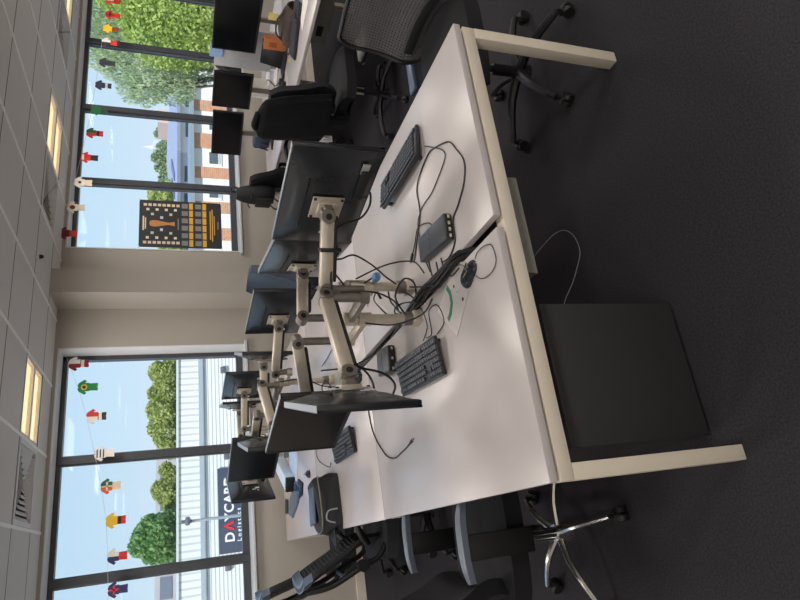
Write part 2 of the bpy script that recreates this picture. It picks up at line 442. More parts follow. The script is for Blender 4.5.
# right-hand buildings
BRK = brick_mat('orange_brick', (206, 150, 112), (190, 132, 98), (206, 186, 164), 3.)
WREN = mat('white_render', (238, 236, 230), .8, ns=2, na=.02)
def low_block():
    Y = 24.; t = thing('low_building', 'low white and orange-brick building with grey fascia through the right window', 'building', (15, Y, GZ))
    L = lambda x, y, z: (x-15, y-Y, z-GZ)
    a = ay(192, 262, Y); b = ay(192, 84, Y)
    MB().bb(L(a.x, Y, GZ), L(b.x, Y+6, .95)).build('wall', WREN, t, False)
    MB().bb(L(a.x-.2, Y-.3, .95), L(b.x+.2, Y+6, 1.12)).build('fascia', mat('grey_fascia', (140, 154, 160), .5), t, False)
    for (ya, yb) in ((178, 167.5), (148.5, 134), (111, 101), (213, 202), (240, 228)):
        p = ay(204, ya, Y); q = ay(204, yb, Y)
        MB().bb(L(p.x, Y-.06, GZ), L(q.x, Y+.05, .95)).build('brick_pier', BRK, t, False)
    for (ya, yb) in ((166, 152), (200, 188), (132, 120)):
        p = ay(208, ya, Y); q = ay(219, yb, Y)
        f = MB().bb(L(p.x, Y-.05, q.z-.1), L(q.x, Y+.05, p.z)).build('window', mat('white_upvc', (236, 236, 234), .4), t, False)
        MB().bb(L(p.x+.1, Y-.08, p.z-.42), L(q.x-.1, Y+.02, p.z-.06)).bb(L(p.x+.1, Y-.08, q.z-.02), L(q.x-.1, Y+.02, p.z-.5)).build('pane', mat('dark_pane', (88, 100, 104), .15), f, False)
low_block()
def hip_block():
    c0 = ay(179, 152, 34); t = thing('pitched_roof_building', 'white building with slate roof and skylights behind the brick block', 'building', (c0.x, c0.y, GZ), R(10))
    zt = c0.z-GZ; Wd, Dp = 15., 15.
    MB().bb((0, 0, 0), (Wd, Dp, zt)).build('wall', WREN, t, False)
    zr = zt+1.75; ov = .35
    A = [(-ov, -ov, zt), (Wd+ov, -ov, zt), (Wd+ov, Dp+ov, zt), (-ov, Dp+ov, zt), (Wd*.5-1.5, Dp*.5, zr-.9), (Wd*.5+1.5, Dp*.5, zr-.9)]
    m = MB(); m._new(A, [(0, 1, 5, 4), (1, 2, 5), (2, 3, 4, 5), (3, 0, 4), (3, 2, 1, 0)]); m.build('roof', mat('blue_slate', (164, 172, 184), .7, ns=3, na=.08), t, False)
    MB().bar((-ov, -ov, zt), (Wd+ov, -ov, zt), .16, .2).bar((-ov, -ov, zt), (-ov, Dp+ov, zt), .16, .2).build('eaves', mat('grey_fascia', (140, 154, 160), .5), t, False)
    wm = mat('dark_pane', (88, 100, 104), .15)
    for k in range(4):
        MB().bb((-.05, 1.2+k*2.6, zt-1.15), (.05, 2.6+k*2.6, zt-.35)).build('window', wm, t, False)
        MB().bb((1.4+k*2.8, -.05, zt-1.25), (2.9+k*2.8, .05, zt-.4)).build('window', wm, t, False)
    sk = mat('skylight', (104, 112, 150), .4)
    for k in range(5):
        # set into the left slope
        u = 2.2+k*1.9; f = .38; x = -ov+f*(Wd*.5-1.5+ov); z = zt+f*(zr-.9-zt)+.05
        MB().box((x, u+1.6, z), (1.3, .8, .08), Matrix.Rotation(-math.atan2(zr-.9-zt, Wd*.5-1.5), 3, 'Y')).build('skylight', sk, t, False)
hip_block()
def church():
    b = ay(160, 148, 150); t = thing('church', 'distant church with a pale spire between the trees', 'church', (b.x, b.y, GZ))
    top = ay(143, 148, 150).z-GZ; mid = ay(153, 148, 150).z-GZ
    MB().bb((-1.4, -1.4, 0), (1.4, 1.4, mid)).build('tower', mat('pale_stone', (206, 212, 220), .8), t, False)
    MB().cyl((0, 0, mid), (0, 0, top), .8, .05, 8).build('spire', mat('pale_stone', (206, 212, 220), .8), t, False)
church()
def brick_house():
    b = ay(162, 124, 80); t = thing('brick_house', 'far reddish brick house beside the distant trees', 'house', (b.x, b.y, GZ))
    z = ay(158, 124, 80).z-GZ
    MB().bb((-1.3, -2, 0), (1.0, 2, z)).build('wall', mat('far_brick', (216, 190, 176), .8), t, False)
    MB().bb((-.4, -2.05, z-1.6), (.4, -1.95, z-.7)).build('window', mat('far_window', (120, 130, 140), .2), t, False)
brick_house()

# trees: trunk, limbs and leaf blades
def leafmat(name, a, b):
    m = mat(name, a, .55); nt = m.node_tree; bs = nt.nodes['Principled BSDF']
    for r in nt.nodes:
        if r.type == 'VALTORGB': r.color_ramp.elements[0].color = lin(a)+(1,); r.color_ramp.elements[1].color = lin(b)+(1,)
        if r.type == 'TEX_NOISE': r.inputs['Scale'].default_value = 1.3
    tr = nt.nodes.new('ShaderNodeBsdfTranslucent'); tr.inputs['Color'].default_value = lin(b)+(1,)
    mx = nt.nodes.new('ShaderNodeMixShader'); mx.inputs[0].default_value = .35; o = nt.nodes['Material Output']
    nt.links.new(bs.outputs[0], mx.inputs[1]); nt.links.new(tr.outputs[0], mx.inputs[2]); nt.links.new(mx.outputs[0], o.inputs[0])
    return m
BARK = mat('bark', (92, 80, 66), .9, ns=8, na=.2)
LH = leafmat('hazy_leaves', (140, 162, 124), (176, 194, 150)); LG = leafmat('fresh_leaves', (142, 168, 76), (200, 216, 120)); LW = leafmat('willow_leaves', (140, 164, 116), (200, 214, 170)); LD = leafmat('deep_leaves', (96, 140, 78), (146, 184, 112)); LY = leafmat('olive_leaves', (146, 164, 84), (190, 200, 124))  # LH has the distance haze put into its pale leaf colour
def tree(name, label, base, blobs, lm, n, size, droop=0.):
    t = thing(name, label, 'tree', base, 0)
    base = Vector(base); L = [(Vector(c)-base, r) for c, r in blobs]
    top = max(L, key=lambda q: q[0].z)
    tk = MB().tube([(0, 0, 0), (top[0].x*.2, top[0].y*.2, top[0].z*.45), top[0]], .05+.02*top[0].z, 8, 4, .15)
    for c, r in L: tk.tube([(top[0].x*.1, top[0].y*.1, c.z*.45), (c.x*.6, c.y*.6, c.z*.75), c], .02+.008*top[0].z, 6, 3, .2)
    tk.build('trunk', BARK, t)
    vs = []; fs = []; tot = sum(r*r for _, r in L)
    for c, r in L:
        for k in range(int(n*r*r/tot)):
            while True:
                d = Vector((random.uniform(-1, 1), random.uniform(-1, 1), random.uniform(-1, 1)))
                if .02 < d.length < 1: break
            d = d.normalized()*(d.length**.45)
            p = c+Vector((d.x*r, d.y*r, d.z*r*.85))
            a = Vector((random.gauss(0, 1), random.gauss(0, 1), random.gauss(0, 1)-droop*2)).normalized(); b = a.orthogonal().normalized()
            b = Matrix.Rotation(random.uniform(0, 6.28), 3, a) @ b
            s = size*random.uniform(.6, 1.3); i = len(vs)
            wd = s*(.72 if not droop else .26)
            vs += [p-a*s*.5, p+b*wd*.5, p+a*s*.5, p-b*wd*.5]; fs.append((i, i+1, i+2, i+3))
    me = bpy.data.meshes.new('foliage'); me.from_pydata([tuple(v) for v in vs], [], fs); me.materials.append(lm)
    o = bpy.data.objects.new('foliage', me); C.objects.link(o); o.parent = t
    return t
def crown(px, py, Y, r): p = ay(px, py, Y); return (tuple(p), r)
def gbase(py, Y): p = ay(170, py, Y); return (p.x, Y, GZ)
tree('leafy_tree', 'bright green leafy tree filling the far right window pane', gbase(12, 15), [crown(160, 22, 15, 1.35), crown(190, 14, 14.6, 1.25), crown(185, 38, 15.2, 1.0), crown(120, -14, 15, 1.0), crown(150, -20, 15, 1.8), crown(203, 40, 15, .8), crown(205, -5, 14.6, 1.2), crown(142, 12, 14.8, .9), crown(172, 2, 14.8, 1.2)], LG, 26000, .11)
tree('willow_tree', 'pale feathery willow with drooping sprays behind the bright tree', gbase(62, 17), [crown(125, 50, 17.5, 1.15), crown(150, 65, 17, 1.15), crown(170, 78, 17, .9), crown(110, 30, 17.5, 1.2), crown(145, 84, 17, .75), crown(185, 66, 17, .8), crown(165, 50, 17.5, 1.), crown(98, 46, 17.5, .8), crown(112, 62, 17.4, .6), crown(182, 88, 17, .55), crown(130, 88, 17, .5), crown(200, 70, 17, .6), crown(95, 12, 17.5, 1.1), crown(120, 10, 17.8, 1.0), crown(104, -6, 17.5, 1.0), crown(112, 22, 17.5, .9)], LW, 24000, .15, 1.)
tree('round_tree', 'round green tree over the warehouse roof left of the sign post', gbase(538, 50), [crown(160, 538, 50, 1.7), crown(147, 540, 50, 1.3), crown(171, 552, 50, 1.0), crown(171, 524, 50, 1.0), crown(139, 545, 50, .85), crown(150, 527, 50, .9), crown(152, 553, 50, .8), crown(174, 538, 50, 1.3)], LD, 9000, .3)
tree('bushy_tree', 'small bushy tree showing over the warehouse roof right of the round tree', gbase(492, 52), [crown(168, 492, 52, 1.1), crown(160, 490, 52, .75), crown(173, 478, 52, .9), crown(171, 505, 52, .7), crown(166, 470, 52, .6)], LY, 5200, .28)
tree('broad_tree', 'broad yellow-green tree over the warehouse roof in the right pane of the left window', gbase(405, 48), [crown(168, 376, 48, 1.0), crown(168, 396, 48, 1.1), crown(166, 414, 48, 1.2), crown(166, 434, 48, 1.1), crown(158, 372, 48, .8), crown(157, 410, 48, .9), crown(172, 362, 48, .8), crown(153, 394, 48, .5), crown(156, 428, 48, .7), crown(172, 448, 48, .8), crown(160, 386, 48, .6)], LY, 11000, .26)
tree('shaded_tree', 'green tree beyond the hanging tournament poster', gbase(222, 42), [crown(165, 200, 42, 1.0), crown(170, 222, 42, 1.4), crown(172, 246, 42, 1.1), crown(156, 196, 42, .7), crown(172, 190, 42, .8)], LY, 6000, .26)
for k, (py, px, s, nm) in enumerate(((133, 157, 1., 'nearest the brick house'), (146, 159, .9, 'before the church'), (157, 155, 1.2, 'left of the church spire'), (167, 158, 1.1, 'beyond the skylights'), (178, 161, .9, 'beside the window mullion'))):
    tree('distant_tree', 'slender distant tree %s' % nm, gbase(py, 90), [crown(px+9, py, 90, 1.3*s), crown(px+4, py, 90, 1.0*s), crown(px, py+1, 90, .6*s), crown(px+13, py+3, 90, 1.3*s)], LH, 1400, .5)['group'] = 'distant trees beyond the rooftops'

# ------------------------------------------------------------------ bench desks
def bench(label, ox, oy, n=3, bay=1.52, gx=(.868, .913), ew=1.645):
    t = thing('bench_desk', label, 'desk', (ox, oy, 0))
    gl, gr = gx[0]-.075, gx[1]-.075
    for k in range(n):
        y0, y1 = k*bay+(.0015 if k else 0), (k+1)*bay-.0015
        for (a, b) in ((0, gl), (gr, ew)):
            o = MB().bb((a, y0, .705), (b, y1, .731), .0012, 2).build('desktop', DESK, t)
    for k in range(1, n):
        for (a, b) in ((0, gl), (gr, ew)): MB().bb((a, k*bay-.0015, .7055), (b, k*bay+.0015, .7308)).build('gap_shade', BLKM, t, False)  # black strip stands in for the shade in the open joint
    for k in range(n+1):
        y = k*bay+(.03 if k == 0 else (-.03 if k == n else 0))
        MB().bb((.0, y-.025, .645), (ew, y+.025, .693), .004).build('crossbeam', CREAM, t)
        for x in (.024, ew-.024):
            if k in (0, n): MB().bb((x-.024, y-.025, 0), (x+.024, y+.025, .645), .003).build('leg', CREAM, t)
            else: 
                xi = .30 if x < .5 else ew-.30
                MB().bb((xi-.024, y-.025, 0), (xi+.024, y+.025, .65), .004).build('leg', CREAM, t)
    for x in (.22, gl-.10, gr+.10, ew-.22):
        MB().bb((x-.02, .055, .655), (x+.02, n*bay-.055, .695)).build('rail', CREAM, t, False)
    # cable tray under the gap, with its folded end plate
    tr = MB(); xa, xb = gl-.133, gr+.187
    tr.bb((xa, .06, .575), (xb, n*bay-.06, .579)); tr.bb((xa, .06, .575), (xa+.004, n*bay-.06, .65)); tr.bb((xb-.004, .06, .575), (xb, n*bay-.06, .65)); tr.bb((xa, .056, .575), (xb, .062, .66))
    tr.build('cable_tray', GREYM, t, False)
    return t
bench('long white bench desk carrying the monitor arms, in the middle', .075, 1.505)
bench('white bench desk at the right under the tree window, chairs pushed up to it', 3.665, 1.42, 3, 1.5, (.868, .913), 1.645)

# pedestal drawer unit under the left desktop
t = thing('pedestal', 'dark grey drawer pedestal under the near left end of the desk', 'drawer unit', (.405, 1.86, 0))
PED = mat('charcoal_steel', (40, 39, 41), .6, ns=20, na=.03)
MB().bb((-.235, -.265, .03), (.235, .27, .575), .004).build('body', PED, t)
MB().bb((-.20, -.23, .0), (.20, .23, .03)).build('plinth', BLK, t, False)
for k in range(3): MB().bb((-.22, .270, .05+.17*k), (.22, .284, .205+.17*k), .003).build('drawer', PED, t)

# ------------------------------------------------------------------ office chairs
def spun(o, M): return M
def chair(name, label, loc, rz, back='mesh', base=None, legm=None, padded=True, arms='T', group=None, topz=1.0, seatz=.47, lean=.10, bw=.50, base_rot=0., armm=None, blow=.56, bx=-.245, ap=0., rim=None, bm=None):
    t = thing(name, label, 'office chair', loc, rz, group)
    legm = legm or BLK
    # star base
    MB().cyl((0, 0, .065), (0, 0, .135), .045, .036, 20).build('hub', legm, t)
    for k in range(5):
        a = base_rot+2*PI*k/5; d = Vector((math.cos(a), math.sin(a), 0))
        m = MB(); p = [(d*.03)+Vector((0, 0, .118)), d*.13+Vector((0, 0, .125)), d*.24+Vector((0, 0, .105)), d*.33+Vector((0, 0, .078))]
        m.tube(p, .016 if legm is not BLK else .026, 8, 3, .62); m.build('leg', legm, t)
        c = MB(); q = d*.33; s = Vector((-d.y, d.x, 0))
        c.cyl(q+Vector((0, 0, .05)), q+Vector((0, 0, .082)), .011, None, 10)
        wv = d.cross(Vector((0, 0, 1)))
        for sg in (-1, 1): c.cyl(q+s*(sg*.006)+d*.012+Vector((0, 0, .029)), q+s*(sg*.026)+d*.012+Vector((0, 0, .029)), .029, .026, 18)
        c.box(q+d*.006+Vector((0, 0, .046)), (.05, .014, .03), Matrix.Rotation(a, 3, 'Z'), .006)
        c.build('caster', RUB, t)
    MB().cyl((0, 0, .12), (0, 0, .26), .027, None, 18).cyl((0, 0, .25), (0, 0, seatz-.08), .016, None, 14).build('gas_lift', BLK if legm is BLK else CHR, t)
    MB().box((-.02, 0, seatz-.075), (.26, .17, .05), bev=.015).build('mechanism', BLKM, t)
    MB().tube([(.03, -.07, seatz-.075), (.04, -.17, seatz-.085), (.05, -.215, seatz-.12)], .006, 8).box((.05, -.235, seatz-.13), (.022, .06, .012), Matrix.Rotation(.5, 3, 'X'), .004).build('lever', BLK, t)
    # seat: pan and cushion
    def seat_fn(u, v):
        x = -.245+.50*v; h = 2*v-1; hw = .25*(1-abs(h)**4*.22); y = hw*(2*u-1)
        z = seatz+.012*math.cos(PI*(u-.5))+.018*(-abs(h)**3 if h > 0 else .3*abs(h)**2)-.03*(abs(2*u-1)**6)
        return (x, y, z), (0, 0, 1)
    MB().shell(seat_fn, 16, 16, .075).build('seat', FAB if back != 'rib' else FABB, t)
    if rim:
        MB().box((0, 0, seatz-.03), (.53, .50, .05), None, .02, 4).build('seat_rim', rim, t)
    MB().box((0, 0, seatz-.046), (.40, .40, .02), bev=.009).build('seat_pan', BLK, t)
    # backrest
    H = topz-blow
    def bx_at(s): return bx-lean*s*s*.5-lean*.5*s+.035*math.exp(-((s-.22)/.2)**2)
    def back_fn(u, v):
        s = v; e = 2*u-1
        hw = bw/2*(1-.12*(1-s)-max(0, s-.80)**2*4.2-max(0, .14-s)**2*6)
        y = hw*e; x = bx_at(s)+.05*e*e
        n = Vector((1, -.35*e, .12)).normalized(); return (x, y, blow+H*s), n
    if back == 'mesh':
        m = MB(); m.shell(back_fn, 24, 26, .004)
        m.build('backrest', MESHF, t)
        # rim and lumbar
        pts = [back_fn(0, k/16)[0] for k in range(17)]+[back_fn(k/12, 1)[0] for k in range(1, 12)]+[back_fn(1, 1-k/16)[0] for k in range(17)]+[back_fn(1-k/12, 0)[0] for k in range(1, 13)]
        MB().tube(pts, .011, 8, 2).build('back_frame', BLK, t)
        b = MB()
        p0 = Vector((bx_at(.0)-.06, 0, blow-.02)); p1 = Vector((bx_at(.42)-.05, 0, blow+H*.42))
        b.tube([(-.12, 0, seatz-.08), (bx-.04, 0, seatz-.06), tuple(p0), tuple(p1)], .02, 10)
        for sg in (-1, 1): b.tube([tuple(p1), (bx_at(.62)-.035, sg*.10, blow+H*.62), (bx_at(.86)-.0, sg*.2, blow+H*.86)], .014, 8)
        b.build('back_support', BLK, t)
        MB().shell(lambda u, v: (lambda q: ((q[0][0]+.012, q[0][1], q[0][2]), q[1]))(back_fn(.12+.76*u, .16+.10*v)), 14, 5, .012).build('lumbar_pad', BLKM, t)
    elif back == 'pad':
        MB().shell(back_fn, 16, 18, .06).build('backrest', bm or FAB, t)
        MB().bar((-.14, 0, seatz-.07), (bx-.05, 0, seatz-.05), .07, .016, .005).bar((bx-.05, 0, seatz-.055), (bx_at(.45)-.045, 0, blow+H*.45), .07, .016, .005, (1, 0, 0)).build('back_support', BLK, t)
    elif back == 'rib':
        # ribbed flexible back on a bowed frame
        MB().shell(back_fn, 14, 40, .022).build('backrest', BLKM, t)
        rb = MB()
        for k in range(16):
            s = .22+.045*k
            rb.tube([(lambda q: (q[0][0]+.016, q[0][1], q[0][2]))(back_fn(.08+.84*j/8, s)) for j in range(9)], .006, 6, 2)
        rb.build('rib', FABB, t)
        f = MB()
        for sg in (-1, 1):
            f.tube([(bx+.10, sg*.20, seatz-.02), (bx-.05, sg*.21, blow+.02), (bx_at(.35)-.085, sg*.20, blow+H*.3), (bx_at(.7)-.07, sg*.17, blow+H*.66), (bx_at(.95)-.02, sg*.15, blow+H*.95)], .017, 8)
        f.tube([(bx_at(.45)-.085, -.195, blow+H*.42), (bx_at(.45)-.10, 0, blow+H*.42), (bx_at(.45)-.085, .195, blow+H*.42)], .013, 8)
        f.build('back_frame', BLK, t)
        for sg in (-1, 1): MB().cyl((bx_at(.3)-.09, sg*.235, blow+H*.28), (bx_at(.3)-.09, sg*.19, blow+H*.28), .035, None, 20).build('tension_knob', BLK, t)
        MB().shell(lambda u, v: (lambda q: ((q[0][0]+.004, q[0][1], q[0][2]), q[1]))(back_fn(u, .90+.1*v)), 14, 4, .045).build('top_highlight', mat('blue_highlight', (84, 98, 116), .35), t)  # bluish highlight along the back's top edge, put into the colour
    # arms
    am = armm or BLK
    if arms == 'T':
        for sg in (-1, 1):
            y = sg*.30
            MB().bar((-.03+ap, sg*.16, seatz-.07), (-.03+ap, y, seatz-.06), .06, .018, .004).bar((-.03+ap, y, seatz-.068), (-.03+ap, y, seatz+.205), .024, .092, .006, (1, 0, 0)).build('arm_post', BLKM, t)
            def pad(u, v, y=y, sg=sg):
                x = -.15+ap+.28*v; e = 2*u-1; hw = .019+.006*math.sin(PI*v)
                return (x, y+hw*e*(1-max(0, abs(2*v-1)-.75)*2.), seatz+.222+.006*(1-e*e)-.018*abs(2*v-1)**3), (0, 0, 1)
            MB().shell(pad, 8, 18, .024).build('armrest', am, t)
    elif arms == 'loop':
        for sg in (-1, 1):
            y = sg*.275
            MB().tube([(bx+.02, sg*.22, .60), (bx+.09, y, .66), (.02, y, .68), (.12, y, .655), (.13, y, .58), (.06, sg*.25, seatz-.04)], .02, 10).build('armrest', am, t)
    return t
MESHF = mesh_fabric('black_mesh', (84, 81, 82), 72, .45)
SLEEK = mat('grey_arm_pad', (96, 104, 116), .35)
POL = mat('polished_aluminium', (206, 204, 200), .22, .95)
# tucked in at the near right
chair('mesh_office_chair', 'black mesh-backed office chair tucked in at the near right desktop', (2.02, 1.99, 0), R(180-4), 'mesh', base_rot=R(35), arms=None, topz=.945, blow=.52, bw=.52, lean=.05, seatz=.50)
chair('task_chair', 'black task chair with chrome star base and T-shaped arms, near left of the desk', (-.085, 2.49, 0), R(-3), 'pad', legm=POL, base_rot=R(-80), armm=SLEEK, topz=.93, bx=-.205, blow=.50, ap=.05, seatz=.49)
chair('ribbed_office_chair', 'reclined ribbed-back office chair with a blue-grey highlight painted on its top, behind the task chair', (.12, 4.05, 0), R(-2), 'rib', topz=1.0, arms='loop', lean=.2, bx=-.16, blow=.50, bw=.46)
chair('ribbed_office_chair', 'dark ribbed-back office chair at the bottom left edge, farthest along the desk', (.0, 5.12, 0), R(3), 'rib', topz=1.12, arms=None, lean=.12, bx=-.22)
chair('padded_office_chair', 'bluish padded office chair back behind the monitors, right side of desk', (1.86, 4.80, 0), R(180), 'pad', topz=1.12, arms='T', bw=.5, bm=mat('slate_blue_shell', (58, 66, 80), .4))
chair('jacket_chair', 'office chair under the black jacket, at the right desk', (3.36, 3.74, 0), R(-2), 'pad', topz=1.06, arms=None, base_rot=R(10))
chair('curved_arm_chair', 'black office chair with curved arms below the tournament poster', (3.68, 5.28, 0), R(-6), 'pad', topz=1.02, arms='loop', bw=.42, blow=.62)
for o_ in list(C.objects):
    if o_.name.startswith('mesh_office_chair'):
        MB().tube([(.02, -.24, .44), (.0, -.27, .50), (-.12, -.27, .545)], .014, 8).box((-.14, -.27, .56), (.24, .07, .026), None, .011, 3).build('armrest', mat('reflected_blue_pad', (74, 86, 108), .3), o_)  # blue-grey colour stands for the window reflected in black plastic
# low chair half under the right desk
def low_chair():
    t = thing('low_stool', 'low dark stool with a grey seat pad under the right desk edge', 'stool', (3.42, 3.12, 0), 0)
    L = lambda p: Vector(p)-Vector((3.42, 3.36, 0))
    pts = [ax(x, y, 3.69) for x, y in ((312, 46), (306, 53), (304, 63), (306, 73), (312, 80))]
    MB().box((-.17, .02, .455), (.18, .20, .04), None, .02, 4).build('seat_pad', mat('grey_pad', (80, 78, 76), .6), t)
    MB().box((.04, .02, .42), (.46, .36, .05), None, .02, 3).build('seat', FAB, t)
    MB().cyl((.05, .02, .07), (.05, .02, .41), .03, None, 16).build('column', BLK, t)
    for k in range(4):
        a = k*PI/2+.4; d = Vector((math.cos(a), math.sin(a), 0)); MB().tube([(.05, .02, .09), tuple(Vector((.05, .02, .07))+d*.15), tuple(Vector((.05, .02, .012))+d*.27)], .016, 8, 3).build('leg', BLK, t)
low_chair()

# jacket draped over the chair back
def jacket():
    t = thing('jacket', 'black jacket hung over the back of an office chair at right', 'jacket', (3.055, 3.73, .62), R(-2))
    JK = mat('black_jacket_cloth', (8, 8, 12), .8, ns=60, na=.15, bump=.25, bs=120, spec=.25)
    def f(u, v):                                           # u round, v from hem to shoulders
        a = 2*PI*u; s = v
        hw = .255-.045*max(0, s-.6)*2.5+.012*math.sin(9*a+3*s)*(1-s)
        dp = (.105-.055*s)+.012*math.sin(7*a+5*s)*(1-s*.7)
        if s > .86: k = (s-.86)/.14; hw *= (1-.75*k**2.2); dp *= (1-.85*k**2)
        return Vector((dp*math.cos(a)-.075*s-.02, hw*math.sin(a), .53*s**.92+(.02 if s > .95 else 0)*0))
    m = MB(); nu, nv = 56, 28; vs = []; fs = []
    for j in range(nv+1):
        for i in range(nu): vs.append(f(i/nu, j/nv))
    for j in range(nv):
        for i in range(nu): fs.append((j*nu+i, j*nu+(i+1) % nu, (j+1)*nu+(i+1) % nu, (j+1)*nu+i))
    fs.append(tuple(range(nv*nu, nv*nu+nu)))
    m._new(vs, fs); m.build('body', JK, t)
    for sg in (-1, 1):
        MB().tube([(-.06, sg*.11, .44), (-.06, sg*.16, .33), (-.05, sg*.185, .12), (-.05, sg*.17, -.03)], .05, 12, 4, .8).build('sleeve', JK, t)
    MB().tube([(-.10, -.09, .515), (-.135, 0, .535), (-.10, .09, .515)], .022, 10).build('collar', JK, t)
    MB().box((-.135, .13, -.02), (.012, .10, .07), Matrix.Rotation(.3, 3, 'X'), .004).bar((-.135, .09, -.07), (-.135, .09, .0), .05, .01).build('pale_lining', mat('pale_lining', (196, 194, 192), .7), t)
jacket()

# ------------------------------------------------------------------ monitors
MW, MH = .54, .325
def make_monitor(bluish=False):
    t = thing('monitor', '', 'monitor')
    h = MH; w = MW
    MB().box((-.012, 0, h/2), (.018, w, h), bev=.004).build('housing', BLKG, t)
    # bulged rear
    def bulge(u, v):
        e = 2*u-1; g = 2*v-1
        d = .030*(max(0, 1-abs(e)**3.2))*(max(0, 1-abs(g)**3.2))
        return (-.020-d, w*.485*e, h/2+h*.48*g), (-1, 0, 0)
    MB().shell(bulge, 26, 18, .004).build('rear_shell', BLKG, t)
    MB().bb((-.003, -w/2+.008, .016), (-.0015+.0005, w/2-.008, h-.008)).build('screen', SCR, t, False)
    b = MB()
    b.bb((-.006, -w/2, 0), (.001, w/2, .016)).bb((-.006, -w/2, h-.008), (.001, w/2, h)).bb((-.006, -w/2, 0), (.001, -w/2+.008, h)).bb((-.006, w/2-.008, 0), (.001, w/2, h))
    b.build('bezel', BLK, t, False)
    tm = mat('silver_trim', (150, 154, 158), .35, .3)
    MB().bb((-.020, -w/2+.004, h-.001), (-.001, w/2-.004, h+.0012)).build('top_trim', tm, t, False)
    # long vent slot, port recess, stickers
    MB().box((-.0475, 0, h*.76), (.008, w*.5, .007), bev=.001).build('vent_slot', mat('slot_black', (6, 6, 7), .9), t)
    MB().box((-.047, -.12, .055), (.012, .15, .035), bev=.003).build('port_panel', BLKM, t)
    MB().box((-.043, -.20, .06), (.006, .05, .028), bev=.001).build('rating_label', mat('grey_label', (150, 150, 148), .6), t)
    MB().box((-.0545, .135, h*.37), (.003, .022, .03)).build('sticker', WHT, t, False)
    MB().box((-.0535, .16, h*.45), (.003, .012, .026)).box((-.0535, .185, h*.37), (.003, .008, .012)).build('sticker', mat('pale_sticker', (190, 186, 190), .6), t, False)
    return t
mon0 = make_monitor()
MONS = []
def monitor(c, yaw, label, tall=1., first=[True]):
    n = Vector((math.cos(yaw), math.sin(yaw), 0))
    loc = (c[0], c[1], c[2]-MH/2)
    if first[0]: first[0] = False; o = mon0; o.location = loc; o.rotation_euler = (0, 0, yaw); o['label'] = label
    else: o = dup(mon0, loc, yaw, label)
    o['group'] = 'black monitors on arms'
    MONS.append(o)
    return Vector(c)-n*.056, yaw
def ends(a, b):
    """centre and yaw from near and far ends; screen on the left (-X) side"""
    a = Vector(a); b = Vector(b); d = b-a; return ((a+b)/2, math.atan2(d.y, d.x)+PI/2)
m1 = monitor((1.217, 1.932, 1.168), R(8), 'largest black monitor back, nearest on the right side of desk')
m2 = monitor((1.235, 2.475, 1.155), R(-10), 'bluish monitor back half hidden behind the largest monitor')
m3 = monitor((1.305, 3.36, 1.135), R(6), 'bluish monitor back next to the column, in the middle row')
m5 = monitor((1.235, 3.92, 1.15), R(-18), 'monitor seen edge-on against the wall left of the column')
m6 = monitor((1.325, 5.10, 1.165), R(8), 'small monitor back before the corner of the left window')
m6b = monitor((1.29, 5.62, 1.155), R(-10), 'farthest monitor on the right side, slivered behind the small one')
c, y = ends((.328, 1.609, 1.172), (.464, 2.132, 1.172)); m7 = monitor((c[0], c[1], c[2]+.0), y, 'nearest monitor seen edge-on from behind, left side of desk'); MONS[-1].scale = (1, 1, .94); MONS[-1].location.z += .0195
c, y = ends((.562, 2.394, 1.14), (.424, 2.916, 1.14)); m8 = monitor(c, y, 'dark screen facing left, just behind the nearest edge-on monitor')
c, y = ends((.465, 3.10, 1.20), (.585, 3.625, 1.20)); m9 = monitor(c, y, 'edge-on monitor in the second row left, before the warehouse')
c, y = ends((.70, 4.10, 1.19), (.495, 4.60, 1.19)); m10 = monitor(c, y, 'dark screen facing left in front of the warehouse sign')
c, y = ends((.365, 4.86, 1.15), (.60, 5.35, 1.15)); m11 = monitor(c, y, 'monitor back with loose cables beneath the warehouse sign')

